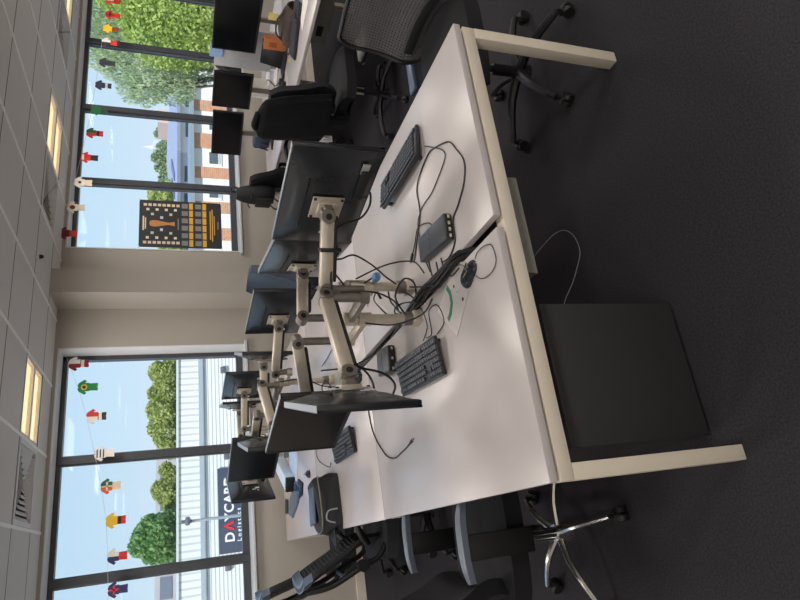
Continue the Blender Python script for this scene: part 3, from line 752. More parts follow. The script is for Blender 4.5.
# ------------------------------------------------------------------ monitor arms
def arm_stand(label, base, ztop, arms, silver=ALU):
    t = thing('dual_monitor_arm', label, 'monitor arm', (base[0], base[1], .731), 0, 'dual monitor arms along the desk gap')
    B = Vector((base[0], base[1], .731)); L = lambda p: Vector(p)-B
    MB().box((0, 0, .009), (.05, .066, .012), bev=.005).build('clamp_base', ALUD, t)
    MB().bb((-.028, -.035, -.005), (.028, .035, .035), .006).build('clamp_block', silver, t)
    MB().cyl((0, 0, .0), (0, 0, ztop-.731), .0195, None, 24).build('post', silver, t)
    MB().cyl((0, 0, .035), (0, 0, .07), .029, None, 24).build('post_collar', ALUD, t)
    for i, a in enumerate(arms):
        E = L(a['e']); P, yaw = a['v']; V = L(P); n = Vector((math.cos(yaw), math.sin(yaw), 0))
        zl = a.get('zl', E.z-.085)
        MB().cyl((0, 0, zl-.028), (0, 0, zl+.028), .0275, None, 24).build('arm_collar', silver, t)
        # lower link
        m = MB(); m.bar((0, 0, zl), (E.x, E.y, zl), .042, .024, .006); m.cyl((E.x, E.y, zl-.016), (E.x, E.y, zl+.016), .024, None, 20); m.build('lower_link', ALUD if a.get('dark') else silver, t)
        MB().cyl((E.x, E.y, zl), (E.x, E.y, E.z+.012), .017, None, 18).build('elbow_pin', ALUD, t)
        # upper, sprung link
        H = V-n*.045+Vector((0, 0, .0)); d = (H-E); dn = d.normalized(); s = dn.cross(Vector((0, 0, 1))).normalized()
        u = MB(); u.bar(E+dn*.012, H-dn*.012, .036, .05, .009)
        u.build('upper_link', silver, t)
        cv = MB(); cv.bar(E+dn*.03-Vector((0, 0, .031)), H-dn*.04-Vector((0, 0, .031)), .026, .014, .005); cv.build('cable_cover', BLKM, t)
        for q, pt in enumerate((E, H)):
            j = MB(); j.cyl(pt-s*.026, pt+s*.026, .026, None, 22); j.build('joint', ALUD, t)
            for sg in (-1, 1): MB().cyl(pt+s*(sg*.026), pt+s*(sg*.0278), .012, None, 14).build('screw_cap', BLK, t)
        # head and plate
        hd = MB(); hd.box((H+V)/2+n*.004, (.034, .032, .05), Matrix.Rotation(yaw, 3, 'Z'), .006); hd.cyl(V-n*.022-Vector((-n.y, n.x, 0))*.032, V-n*.022+Vector((-n.y, n.x, 0))*.032, .015, None, 18); hd.build('tilt_head', ALUD, t)
        pl = MB(); pl.box(V-n*.004, (.005, .118, .118), Matrix.Rotation(yaw, 3, 'Z'), .0016); pl.box(V-n*.010, (.012, .07, .07), Matrix.Rotation(yaw, 3, 'Z'), .004)
        o = pl.build('mount_plate', silver, t)
        sc = MB()
        for sy in (-.05, .05):
            for sz in (-.05, .05):
                p = V+Vector((-n.y, n.x, 0))*sy+Vector((0, 0, sz)); sc.cyl(p-n*.011, p-n*.006, .006, None, 10)
        for o2 in (sc.build('screw', BLK, o),): pass
        # tie round the link holding the leads
        if a.get('tie'):
            c = E+d*.55; MB().box(c-Vector((0, 0, .012)), (.016, .048, .082), Matrix((dn, s, dn.cross(s))).transposed(), .006).build('cable_tie', BLK, t)
    return t
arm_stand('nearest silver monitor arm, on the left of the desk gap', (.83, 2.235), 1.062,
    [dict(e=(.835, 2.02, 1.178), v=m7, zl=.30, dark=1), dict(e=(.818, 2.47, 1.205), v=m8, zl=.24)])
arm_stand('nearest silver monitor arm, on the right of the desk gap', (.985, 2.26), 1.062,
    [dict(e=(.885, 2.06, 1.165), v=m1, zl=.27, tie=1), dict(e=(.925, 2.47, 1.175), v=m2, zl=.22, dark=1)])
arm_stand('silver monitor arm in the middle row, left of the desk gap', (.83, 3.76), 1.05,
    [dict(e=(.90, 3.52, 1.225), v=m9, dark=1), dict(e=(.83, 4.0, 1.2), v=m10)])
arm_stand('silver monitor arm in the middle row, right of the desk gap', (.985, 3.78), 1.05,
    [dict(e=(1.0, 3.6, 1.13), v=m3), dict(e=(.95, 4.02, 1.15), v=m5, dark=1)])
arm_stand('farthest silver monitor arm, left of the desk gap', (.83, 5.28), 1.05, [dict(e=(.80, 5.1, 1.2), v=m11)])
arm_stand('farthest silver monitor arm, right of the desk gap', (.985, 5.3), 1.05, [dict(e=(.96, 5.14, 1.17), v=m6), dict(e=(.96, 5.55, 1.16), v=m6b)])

# ------------------------------------------------------------------ keyboards, mice, docks
def make_keyboard(L=.462, D=.155, tilt=8.):
    t = thing('keyboard', '', 'keyboard')
    M = Matrix.Rotation(R(tilt), 3, 'X')
    z0 = .012+D/2*math.sin(R(tilt))
    o = MB().box((0, 0, z0), (L, D, .018), M, .005, 3).build('body', KBODY, t)
    k = MB()
    rows = [(D*.36, 15, 0), (D*.20, 15, .004), (D*.06, 15, .008), (D*-.08, 14, .012), (D*-.22, 14, .016)]
    kw = L*.70/15.2
    def key(x, y, w=kw*.86, d=D*.105):
        c = M @ Vector((x, y, .0125)); k.box(Vector((c.x, c.y, c.z+z0)), (w, d, .008), M, .0022, 1)
    for y, n, off in rows:
        for i in range(n): key(-L*.475+off+kw*(i+.5), y)
    for i in range(3): key(-L*.475+kw*(i*1.25+.6), -D*.36, kw*1.1)
    key(-L*.475+kw*6.6, -D*.36, kw*5.2)
    for i in range(3): key(-L*.475+kw*(10.2+i*1.25), -D*.36, kw*1.1)
    for i in range(3):
        for y in (D*.36, D*.20, D*.06): key(L*.262+i*kw, y)
    key(L*.262+kw, -D*.22)
    for i in range(3): key(L*.262+i*kw, -D*.36)
    for i in range(4):
        for y in (D*.36, D*.20, D*.06, -D*.08, -D*.22, -D*.36): key(L*.375+i*kw*.95, y, kw*.8)
    k.build('keys', KEY, t)
    for s in (-1, 1): MB().box((s*L*.42, D*.42, .012), (.02, .012, .024), None, .003).build('foot', BLK, t)
    return t
kb0 = make_keyboard()
def place_kb(x, y, rz, label, first=[True]):
    if first[0]: first[0] = False; o = kb0; o.location = (x, y, .7315); o.rotation_euler = (0, 0, rz); o['label'] = label
    else: o = dup(kb0, (x, y, .7315), rz, label)
    o['group'] = 'black keyboards on the desks'; return o
K1 = place_kb(1.508, 2.145, R(90-1.5), 'black keyboard on the near right desktop, seen from behind')
K2 = place_kb(.622, 2.262, R(-90-3.5), 'black keyboard on the near left desktop beside the arm post')
K3 = place_kb(.535, 3.615, R(-90), 'black keyboard on the second left desktop, below the dark screen')
K4 = place_kb(4.03, 3.86, R(-62), 'long black keyboard on the right desk near the top edge of the photo')

def cord(o, pts, r, name='cord', m=CABLE, sub=5):
    """a lead that belongs to thing o; pts in world space"""
    Mi = (Matrix.Translation(o.location) @ Matrix.Rotation(o.rotation_euler.z, 4, 'Z')).inverted()
    return MB().tube([Mi @ Vector(p) for p in pts], r, 6, sub).build(name, m, o)
def pz(l, z=.735): return [az(x, y, z) for x, y in l]
def py(l, Y): return [ay(x, y, Y) for x, y in l]
def loose(label, pts, r=.0028, m=CABLE, name='cable', cat='cable', sub=5, plugs=()):
    B = Vector(pts[0]); t = thing(name, label, cat, B)
    MB().tube([Vector(p)-B for p in pts], r, 6, sub).build('lead', m, t)
    for i in plugs:
        a = Vector(pts[i])-B; b = Vector(pts[i-1 if i < 0 else i+1])-B; d = (a-b).normalized()
        MB().bar(a-d*.012, a+d*.022, .013, .009, .002).build('plug', BLK, t)
        MB().bar(a+d*.022, a+d*.034, .010, .0055).build('connector', GREYM, t)
    return t
cord(K1, pz([(424.6, 146), (436, 148), (443.7, 151), (444.7, 159), (438, 178), (431, 194), (424, 204), (420, 213), (418, 228), (425, 258), (430, 272)]), .0022)
cord(K2, pz([(437, 334), (440, 330), (444, 322), (441, 310.5), (435.4, 304.7), (428.7, 312), (431.6, 333), (426, 338)]), .002)
cord(K3, pz([(331, 462), (329, 467), (320, 462), (316, 453), (318, 442), (325, 430)]), .002)

def make_mouse():
    t = thing('mouse', '', 'computer mouse')
    def f(u, v):
        a = PI*u; e = 2*v-1; w = .031*(1-abs(e)**3.)**.5*(1-.12*math.exp(-((e-.1)/.4)**2)); h = .036*(1-abs(e)**2.4)**.6*(.8+.2*(-e))
        return Vector((e*.058, w*math.cos(a), h*math.sin(a)))
    m = MB(); nu, nv = 18, 24; vs = [f(i/nu, j/nv) for j in range(nv+1) for i in range(nu+1)]; W = nu+1
    fs = [(j*W+i, j*W+i+1, (j+1)*W+i+1, (j+1)*W+i) for j in range(nv) for i in range(nu)]+[(j*W, (j+1)*W, (j+1)*W+nu, j*W+nu) for j in range(nv)]
    m._new(vs, fs); bmesh.ops.remove_doubles(m.bm, verts=m.bm.verts[:], dist=.0002); m.build('body', mat('glossy_mouse_shell', (30, 34, 42), .25), t)
    MB().cyl((.028, -.004, .0265), (.028, .004, .0265), .008, None, 16).build('scroll_wheel', ALUD, t)
    MB().box((.02, 0, .033), (.06, .002, .004)).build('button_seam', BLK, t)
    return t
ms0 = make_mouse()
a = az(474.5, 259, .74); b = az(463, 289, .74); mc = (a+b)/2
ms0.location = (mc.x, mc.y, .7325); ms0.rotation_euler = (0, 0, math.atan2(a.y-b.y, a.x-b.x)); ms0['label'] = 'glossy dark mouse on the white desk mat, nearest the desk edge'; ms0['group'] = 'computer mice on the desks'
cord(ms0, pz([(475, 259), (477, 253), (482.4, 247), (488, 244.5), (492, 246), (495.8, 257), (495, 266), (490, 274), (482, 278.5), (474.7, 275), (462, 265), (454, 268), (450, 272), (446, 278), (439, 288), (434, 285)]), .0016)
c = az(358, 379, .74); ms1 = dup(ms0, (c.x, c.y, .7325), R(100), 'black mouse behind the second arm joint, middle left desktop')
c = az(308, 474, .74); ms2 = dup(ms0, (c.x, c.y, .7325), R(80), 'black mouse beside the black bag on the far left desktop')
for m_ in (ms1, ms2):
    for ch in list(m_.children):
        if ch.name.startswith('cord'): bpy.data.objects.remove(ch)

# docks
def dock(label, c, rz, L, W, H, ports):
    t = thing('docking_station', label, 'docking station', (c.x, c.y, .7315), rz)
    MB().box((0, 0, H/2+.002), (L, W, H), None, .007, 3).build('case', DOCK, t)
    MB().box((L/2+.0005, 0, H/2+.002), (.003, W-.012, H-.010), None, .001).build('port_face', BLKM, t)
    for i in range(ports):
        y = (i-(ports-1)/2)*(W-.03)/max(1, ports-1)
        MB().box((L/2+.002, y, H/2), (.006, .013, .009), None, .001).build('port', ALU, t)
    MB().bb((-L*.05-.001, -W/2+.004, H+.001), (-L*.05+.001, W/2-.004, H+.0025)).build('seam', BLKM, t, False)
    return t
a = az(449, 226, .75); b = az(423, 251, .75); ctr = (a+b)/2
D1 = dock('grey docking station with ports, on the right of the desk gap', ctr, math.atan2(a.y-b.y, a.x-b.x), (a-b).length, .105, .036, 4)
a = az(394, 357, .75); b = az(379, 365, .75); ctr = (a+b)/2
D2 = dock('grey docking station behind the arm post, left of the desk gap', ctr, math.atan2(a.y-b.y, a.x-b.x)+.0, .175, .125, .036, 3)

# desk mat with a green arc
def desk_mat():
    P = [az(477, 262, .7315), az(457.5, 336.5, .7315), az(438, 312, .7315), az(455, 262, .7315)]
    t = thing('desk_mat', 'white printed desk mat with a green arc, under the mouse', 'desk mat', (P[0].x, P[0].y, .7312)); B = t.location.copy()
    MB().prism([((p-B).x, (p-B).y) for p in P], (0, 0, .0002), (1, 0, 0), (0, 1, 0), .0028).build('sheet', mat('mat_white', (190, 183, 181), .5, ns=20, na=.01), t, False)
    g = MB(); pts = pz([(446.5, 287), (450, 293), (451.8, 303), (450.5, 314), (448.2, 320)], .7345); W = []
    g2 = [p-B for p in pts]; L_ = []; R_ = []
    for i, p in enumerate(g2):
        d = (g2[min(i+1, 4)]-g2[max(i-1, 0)]).normalized(); s = Vector((-d.y, d.x, 0))*.011; L_.append(p+s); R_.append(p-s)
    vs = L_+R_; vs = [Vector((v.x, v.y, .0034)) for v in vs]; g._new(vs, [(i, i+1, 6+i, 5+i) for i in range(4)]); g.build('green_arc', mat('green_print', (46, 128, 98), .5), t, False)
    for (x, y, r) in ((454, 286.5, .006), (463, 299, .007), (457.5, 292, .004), (460, 290, .003), (456, 318, .0025), (457, 328, .0025)):
        p = az(x, y, .7335)-B; MB().cyl((p.x, p.y, .0028), (p.x, p.y, .0036), r, None, 14).build('printed_mark', mat('dark_print', (48, 48, 54), .6) if r > .0045 else mat('faint_print', (150, 140, 142), .6), t, False)
desk_mat()
c = az(430, 282, .732)
# ------------------------------------------------------------------ loose leads
loose('long black lead looping over the near right desktop from the dock', pz([(414, 262), (417, 240), (420, 213), (417, 186), (427.5, 155.5), (436, 147), (448.5, 141.8), (456, 149), (464, 161), (464, 182), (458, 205), (453, 220), (455, 240), (450, 256), (443, 262)]), .003)
loose('short black lead with a plug end left of the grey dock', pz([(412, 256), (415, 243), (417, 230), (421, 225), (429, 223), (433, 228)]), .0024, plugs=(0,))
loose('black lead curling across the near left desktop with a bare plug', pz([(366, 396), (368, 408), (370, 420), (373, 432), (378, 443), (386.7, 456), (395, 458), (401, 453), (406.7, 447.5), (411, 442)]), .0032, plugs=(-1,))
V = lambda l: [Vector(p) for p in l]
loose('thick black lead drooping under the nearest edge-on monitor', py([(345, 352), (352, 362), (362, 368), (376, 371), (388, 376), (395, 385), (393, 394)], 1.93), .0042)
loose('second black lead looping under the nearest edge-on monitor', py([(347, 356), (356, 364), (366, 372), (372, 381), (374.5, 391)], 1.95), .0038)
loose('black lead running from the largest monitor along its arm', [ay(360, 184, 1.90), ay(369, 191, 1.91), ay(370.6, 200, 1.92), ay(367.5, 210, 1.93), ay(359, 219, 1.95), ay(341, 225, 1.96), ay(333, 235, 1.97), ay(331, 262, 2.0), ay(332, 290, 2.04), ay(338, 296, 2.1)], .0045)
loose('black lead arching from the arm over the right desktop', [ay(333, 259, 2.02), ay(341, 259, 2.03), ay(353, 255, 2.05), ay(366, 261, 2.08), ay(377, 269, 2.12), ay(386, 277, 2.16), ay(396, 284, 2.2)], .0036)
loose('black lead slung below the first arm elbow', [ay(332, 270, 2.03), ay(340, 280, 2.1), ay(347, 288, 2.16), ay(356, 291, 2.2), ay(362, 285, 2.22), ay(372, 278, 2.22)], .0035)
loops = [
 ('wide black loop of lead left of the desk gap', [(394, 288), (383, 288), (376, 293), (374, 300), (380, 308), (388, 315), (396, 317)]),
 ('second black loop of lead before the arm posts', [(388, 289), (390, 300), (395, 307), (401, 313), (408, 312)]),
 ('small tight black loop of lead by the post foot', [(416, 302), (404, 303), (396, 307), (395, 313), (402, 315), (412, 311)]),
 ('black lead sagging into the desk gap from the posts', [(373, 286), (385, 287), (400, 287), (416, 287), (430, 286), (440, 283)]),
 ('black lead crossing the wide loop at the posts', [(397, 289), (408, 294), (416, 300), (423, 304)]),
 ('black lead trailing along the gap toward the post foot', [(380, 319), (392, 316), (404, 314), (414, 309), (424, 300), (430, 290)]),
]
for k, (lb, pts) in enumerate(loops):
    loose(lb, [az(x, y, .745+.03*math.sin(1.3*i+k)**2) for i, (x, y) in enumerate(pts)], .0036)
# cables dropping from dock into the gap
for k, (lb, pts) in enumerate((('first black lead from the dock into the gap', [(429, 262), (431, 272), (434, 281), (438, 288)]), ('second black lead from the dock into the gap', [(436, 262), (438, 272), (438, 283), (434, 290)]), ('third black lead from the dock, bent toward the notch', [(441, 258), (444, 268), (451, 276), (459, 268)]))):
    loose(lb, pz(pts, .745), .0032)
# wad of leads lying in the gap
wad = []
B = Vector((.89, 2.0, .70)); t = thing('cable_bundle', 'thick black bundle of leads lying in the desk gap at the posts', 'cable bundle', B)
for k in range(16):
    xo = random.uniform(-.022, .022); z = .71+.045*random.random()
    p = [(.89+xo*.6, 1.66+random.uniform(0, .05), .66), (.90+xo, 1.78, z), (.885+xo+random.uniform(-.012, .012), 1.95, z+.02), (.90+xo, 2.1, z+.015), (.895+xo, 2.3, z), (.89+xo*.6, 2.5+random.uniform(0, .4), .68)]
    MB().tube([Vector(q)-B for q in p], .0048, 6, 5).build('lead', CABLE, t)
MB().tube([Vector(q)-B for q in [(.86, 1.98, .70), (.89, 1.98, .735), (.925, 1.98, .70)]], .004, 6).build('velcro_tie', BLKM, t)
B2 = Vector((.89, 3.4, .70)); t = thing('cable_bundle', 'black leads in the gap between the second pair of desktops', 'cable bundle', B2)
for k in range(7):
    xo = random.uniform(-.016, .016); MB().tube([Vector(q)-B2 for q in [(.89+xo, 2.7+.1*random.random(), .68), (.89-xo, 3.1, .73), (.89+xo, 3.5, .735), (.885, 3.9, .72), (.89+xo, 4.4, .69)]], .0048, 6, 5).build('lead', CABLE, t)
# grey lead hanging from the tray
loose('thin pale lead hanging in a loop below the cable tray', [ay(x, y, 1.66) for x, y in ((530, 262), (540, 249), (552, 236), (560, 231), (566, 230.6), (573, 235), (578, 244), (580, 254), (577, 268), (573, 282), (566, 298), (562, 312))], .0018, GREYC)
loose('thin pale lead hanging from the first arm joint', [ay(366, 292, 2.2), ay(367, 300, 2.2), ay(368, 307, 2.21)], .0015, GREYC)
loose('thin dark lead looped beside the arm post foot', pz([(423, 341), (426, 333), (427, 325), (423, 312), (418, 306)]), .0018)
# more of the tangle round the posts
tang = [
 ('black lead looping high between the two nearest arm posts', [(.84, 2.21, .80), (.89, 2.14, .86), (.95, 2.10, .83), (.96, 2.16, .76), (.90, 2.20, .745)], .0038),
 ('black lead hanging from the nearest left arm post to the desk', [(.80, 2.20, .98), (.77, 2.14, .88), (.79, 2.08, .78), (.84, 2.04, .745)], .0034),
 ('black lead falling from the nearest right arm collar', [(1.02, 2.26, .98), (1.06, 2.20, .86), (1.04, 2.12, .77), (.97, 2.08, .745)], .0034),
 ('black lead drooping from the first arm elbow to the post', [(.87, 2.05, 1.11), (.85, 2.0, 1.0), (.84, 2.06, .90), (.85, 2.18, .84)], .0036),
 ('black lead from the second arm elbow to the gap', [(.92, 2.46, 1.10), (.95, 2.52, .96), (.92, 2.5, .82), (.89, 2.42, .745)], .0036),
 ('black lead swinging past the mouse behind the second joint', [(.70, 2.52, 1.1), (.74, 2.62, .95), (.80, 2.66, .82), (.86, 2.6, .745)], .0036),
 ('black lead among the middle row arms', [(.92, 3.52, 1.12), (.95, 3.6, .96), (.92, 3.66, .84), (.89, 3.6, .745)], .0036),
 ('black lead coiled at the foot of the middle row posts', [(.84, 3.72, .79), (.90, 3.66, .84), (.96, 3.70, .80), (.93, 3.78, .75), (.88, 3.76, .745)], .0036)]
for lb, pts, r in tang: loose(lb, pts, r)
loose('blue-grey lead lying in a wave on the second left desktop', pz([(352, 340), (345, 346), (338, 352), (332, 350), (328, 357), (322, 366)], .737), .0026)
# blue-capped adapter on the arm
p = ay(376, 277.5, 2.2); t = thing('adapter', 'small blue-capped adapter hanging by the nearest right arm post', 'adapter', p)
MB().box((0, 0, 0), (.03, .045, .028), None, .006).build('body', mat('blue_cap', (92, 134, 178), .4), t)
MB().tube([(0, .02, 0), (.01, .10, -.02), (-.01, .2, -.08)], .006, 8).build('lead', CABLE, t)

# ------------------------------------------------------------------ things farther along the left desktops
def bag():
    P = az(338, 477, .731); t = thing('laptop_bag', 'black laptop bag lying on the second left desktop with straps over the edge', 'bag', (.235, 4.02, .7315), R(4))
    BG = mat('bag_nylon', (19, 19, 22), .7, ns=90, na=.15, bump=.2, bs=300)
    def f(u, v):
        a = 2*PI*u; s = v
        k = (1-.10*s-.9*max(0, s-.82)**1.2*1.1)
        sx_ = abs(math.cos(a))**.45*(1 if math.cos(a) > 0 else -1); sy_ = abs(math.sin(a))**.45*(1 if math.sin(a) > 0 else -1)
        return Vector((.185*sx_*k+.006*math.sin(5*a+9*s), .15*sy_*k+.03*s, .135*s*(1+.12*math.cos(a)*s)))
    m = MB(); nu, nv = 48, 14; vs = [f(i/nu, j/nv) for j in range(nv+1) for i in range(nu)]
    fs = [(j*nu+i, j*nu+(i+1) % nu, (j+1)*nu+(i+1) % nu, (j+1)*nu+i) for j in range(nv) for i in range(nu)]+[tuple(range(nv*nu, nv*nu+nu)), tuple(range(nu-1, -1, -1))]
    m._new(vs, fs); m.build('body', BG, t)
    MB().tube([(.165, -.10, .125), (.0, -.145, .126), (-.155, -.09, .12), (-.165, .09, .12)], .004, 6).build('zip', ALUD, t)
    MB().box((.02, .04, .143), (.26, .16, .012), Matrix.Rotation(.04, 3, 'Y'), .005).build('front_pocket', mat('painted_bag_sheen', (72, 84, 100), .45), t)  # bluish sheen on the bag's top, put into this panel's colour
    for k, (y, l) in enumerate(((-.10, .15), (-.04, .18), (.03, .13))):
        MB().bar((-.15, y, .05), (-.15-l*.7, y+.01, .045-.01*k), .032, .005, .002).bar((-.15-l*.7, y+.01, .045-.01*k), (-.15-l*.95, y+.012, -.01), .032, .005, .002).build('strap', BG, t)
    MB().tube([(-.05, -.155, .03), (-.06, -.162, .09), (-.11, -.155, .10), (-.13, -.148, .05)], .005, 6).build('handle', mat('pale_cord', (150, 150, 150), .6), t)
bag()
def slab(name, label, cat, pts, z, th, m, extra=None):
    P = [az(x, y, z) for x, y in pts]; c = sum(P, Vector())/len(P); t = thing(name, label, cat, (c.x, c.y, z))
    MB().prism([(p.x-c.x, p.y-c.y) for p in P], (0, 0, 0), (1, 0, 0), (0, 1, 0), th).build('cover', m, t, False)
    return t, P, c
t, P, c = slab('tablet', 'blue-grey tablet lying flat on the far left desktop', 'tablet', [(296, 481), (301.5, 486), (299, 503), (293.5, 518), (289.5, 514), (291, 498)], .7315, .012, mat('blue_slate_case', (74, 96, 128), .3))
MB().prism([((p.x-c.x)*.9, (p.y-c.y)*.9) for p in P], (0, 0, .012), (1, 0, 0), (0, 1, 0), .0015).build('screen', mat('tablet_glass', (66, 88, 120), .15), t, False)
t, P, c = slab('notebook', 'dark notebook lying by the blue tablet', 'notebook', [(299, 479), (303.5, 483), (303, 495), (300, 498)], .7315, .01, BLKM)
t, P, c = slab('smartphone', 'thin black phone at the far left corner of the desk', 'phone', [(286, 499), (288.5, 500), (288.5, 513), (286.3, 514)], .7315, .009, BLK)
t, P, c = slab('paper_sheet', 'long bluish paper sheet on the far left desktop', 'paper', [(289, 452), (298, 452), (297, 484), (290, 482)], .7315, .001, mat('bluish_paper', (176, 196, 222), .6))
# small white box on end beyond the dark screen
pa, pb = az(276, 463, .80), az(286.5, 484, .80); p = (pa+pb)/2; LB = (pa-pb).length; t = thing('white_box', 'long white box with a black end on the far left desktop', 'box', (p.x, p.y, .7315), math.atan2(pa.y-pb.y, pa.x-pb.x))
MB().box((0, 0, .04), (LB, .12, .08), None, .004).build('carton', mat('bluish_white_card', (206, 222, 240), .5), t)
MB().box((-LB/2-.02, 0, .04), (.04, .118, .078), None, .003).build('end_cap', BLKM, t)
p = az(287.5, 455, .74); o = centre(MB().cyl((p.x, p.y, .7315), (p.x, p.y, .775), .022, .026, 16).build('pen_cup', mat('grey_green_cup', (120, 132, 128), .5))); tag(o, 'small grey cup on the far left desktop behind the dark screen', 'cup')

# ------------------------------------------------------------------ right-hand desk
def desk_monitor(label, c, yaw, w, h, zdesk=.7315):
    t = thing('desktop_monitor', label, 'monitor', (c[0], c[1], zdesk), yaw, 'black monitors on the right desk')
    z = c[2]-zdesk
    MB().box((-.014, 0, z), (.024, w, h), bev=.005).build('housing', BLKG, t)
    MB().bb((-.0025, -w/2+.012, z-h/2+.016), (-.0012, w/2-.012, z+h/2-.012)).build('screen', SCR, t, False)
    b = MB(); b.bb((-.004, -w/2, z-h/2), (.001, w/2, z-h/2+.018)).bb((-.004, -w/2, z+h/2-.012), (.001, w/2, z+h/2)).bb((-.004, -w/2, z-h/2), (.001, -w/2+.012, z+h/2)).bb((-.004, w/2-.012, z-h/2), (.001, w/2, z+h/2))
    b.build('bezel', BLK, t, False)
    MB().bar((-.045, 0, .012), (-.045, 0, z+.02), .05, .022, .005, (1, 0, 0)).box((-.032, 0, z), (.03, .09, .09), bev=.004).build('stand_neck', ALUD, t)
    MB().box((-.03, 0, .007), (.17, .23, .013), bev=.005).build('stand_foot', BLKM, t)
    return t
desk_monitor('large black screen at the top edge of the photo on the right desk', (4.45, 4.25, 1.18), R(180), .76, .40)
desk_monitor('squarish black monitor in front of the file boxes on the right desk', (4.154, 4.845, 1.185), R(184), .45, .36)
desk_monitor('black monitor nearest the window sill on the right desk', (4.04, 5.36, 1.20), R(201), .50, .30)
# grey screen panel with a blue note
a = ax(212, 44, 4.62); b = ax(255, 53, 4.62); c = ax(255, 70, 4.62); d = ax(222, 63, 4.62)
t = thing('desk_screen', 'pale grey desk divider panel behind the large black screen', 'divider', (4.62, 4.82, .7315))
MB().bb((-.012, a.y-4.82-.25, .05), (.012, c.y-4.82-.01, a.z-.7315-.03), .004).build('panel', mat('pale_grey_fabric', (178, 176, 176), .8), t)
MB().bb((-.04, -.5, 0), (.04, -.46, .06)).build('foot', GREYM, t, False); MB().bb((-.04, .08, 0), (.04, .12, .06)).build('foot', GREYM, t, False)
p = ax(211, 50, 4.595); o = centre(MB().box((4.60, p.y, p.z-.05), (.006, .17, .12)).build('sticky_note', mat('pale_blue_note', (150, 180, 222), .6))); tag(o, 'pale blue note on the corner of the grey divider panel', 'note')
# file boxes on a shelf
t = thing('desk_shelf', 'white desk shelf holding upright files on the right desk', 'shelf', (4.80, 5.28, .7315))
for y in (-.22, .22): MB().bb((-.13, y-.01, 0), (.13, y+.01, .30)).build('side_panel', WHT, t, False)
MB().bb((-.14, -.24, .30), (.14, .24, .32)).build('shelf_board', WHT, t, False)
for k, (m, lb) in enumerate(((WHT, 'white file box leftmost on the desk shelf, nearest the window'), (BLKM, 'dark file box between pale ones on the desk shelf'), (mat('pale_green_file', (186, 196, 186), .6), 'pale green file box on the desk shelf'), (BLKM, 'dark file box nearest the grey divider on the desk shelf'))):
    y = 5.28+.16-.085*k; t = thing('file_box', lb, 'file box', (4.80, y, 1.0525), 0, 'file boxes on the desk shelf')
    MB().prism([(-.12, 0), (.12, 0), (.12, .26), (-.02, .26), (-.12, .14)], (0, .033, 0), (1, 0, 0), (0, 0, 1), .066).build('case', m, t, False)
    MB().box((-.122, 0, .06), (.003, .04, .06)).build('spine_label', PAPER, t, False)
# clutter
def at(px, py, z): return az(px, py, z)
p = ax(286, 25, 4.22); t = thing('brown_bag', 'brown leather bag slumped on the right desk under the large screen', 'bag', (p.x, p.y, .7315), R(20))
LE = mat('brown_leather', (60, 46, 39), .5, ns=20, na=.2, bump=.15)
MB().shell(lambda u, v: ((.10*math.cos(PI*u)*(1-.3*v), .17*(2*v-1)*1.0, .004+.125*math.sin(PI*u)*(1-.45*abs(2*v-1)**2)), (math.cos(PI*u), 0, math.sin(PI*u)+.01)), 14, 14, .008).build('body', LE, t)
MB().tube([(-.03, -.13, .09), (-.05, -.06, .15), (-.05, .06, .15), (-.03, .13, .08)], .008, 8).build('handle', LE, t)
MB().tube([(.10, .1, .03), (.16, .2, .01), (.12, .30, .01), (.02, .27, .01)], .007, 8).build('strap', LE, t)
p = ax(269, 42, 4.32); t = thing('orange_box', 'small orange box on the right desk below the large screen', 'box', (p.x, p.y, .7315), R(10))
MB().box((0, 0, .105), (.07, .11, .21), None, .003).build('carton', mat('orange_card', (180, 106, 58), .6), t)
MB().box((-.036, 0, .13), (.002, .05, .07)).build('printed_panel', mat('dark_orange_print', (150, 78, 40), .6), t, False)
p = ax(267, 15, 4.36); t = thing('sticky_note', 'yellow note stuck on a stand under the large black screen', 'note', (p.x, p.y, .7315))
MB().bb((-.004, -.03, .0), (.004, .03, .20)).build('stand', WHT, t, False); MB().bb((-.008, -.04, .13), (-.004, .04, .20)).build('note', mat('yellow_note', (226, 206, 120), .6), t, False)
p = ax(276, 59, 4.30); t = thing('laptop', 'black laptop standing half open on the right desk by the orange box', 'laptop', (p.x, p.y, .7315), R(12))
MB().box((-.04, 0, .009), (.18, .26, .016), None, .004).build('base', BLKM, t)
MB().box((.075, 0, .11), (.012, .26, .20), Matrix.Rotation(R(18), 3, 'Y'), .004).build('lid', BLK, t)
p = at(290, 60, .735); o = centre(MB().cyl((p.x-.03, p.y-.06, .7365), (p.x+.03, p.y+.06, .7365), .005, None, 8).build('pencil', mat('yellow_paint', (214, 180, 60), .5))); tag(o, 'yellow pencil lying near the right desk edge', 'pencil')
for k, (px, py, sx_, sy_, a, lb) in enumerate(((276, 70, .21, .30, 30, 'white sheet of paper beside the headset on the right desk'), (268, 78, .21, .30, -15, 'white sheet half behind the squarish monitor on the right desk'), (304, 8, .20, .28, 5, 'white sheet at the top edge of the photo by the long keyboard'))):
    p = at(px, py, .733); o = MB().box((0, 0, .001), (sx_, sy_, .0015)).build('paper_sheet', PAPER); o.location = (p.x, p.y, .7315+.0005*k); o.rotation_euler = (0, 0, R(a)); tag(o, lb, 'paper', 'papers on the right desk')
p = at(283, 85, .745); t = thing('headset', 'black headset lying at the edge of the right desk beside the jacket', 'headset', (p.x, p.y, .7315), R(40))
MB().tube([(-.08, 0, .02), (-.06, .07, .02), (0, .10, .02), (.06, .07, .02), (.08, 0, .02)], .009, 8).build('headband', BLK, t)
for s in (-1, 1): MB().box((s*.08, -.015, .022), (.03, .065, .042), None, .012, 3).build('ear_pad', BLKM, t)
MB().tube([(-.08, -.04, .02), (-.05, -.10, .015), (.0, -.13, .012)], .004, 6).build('microphone', BLK, t)
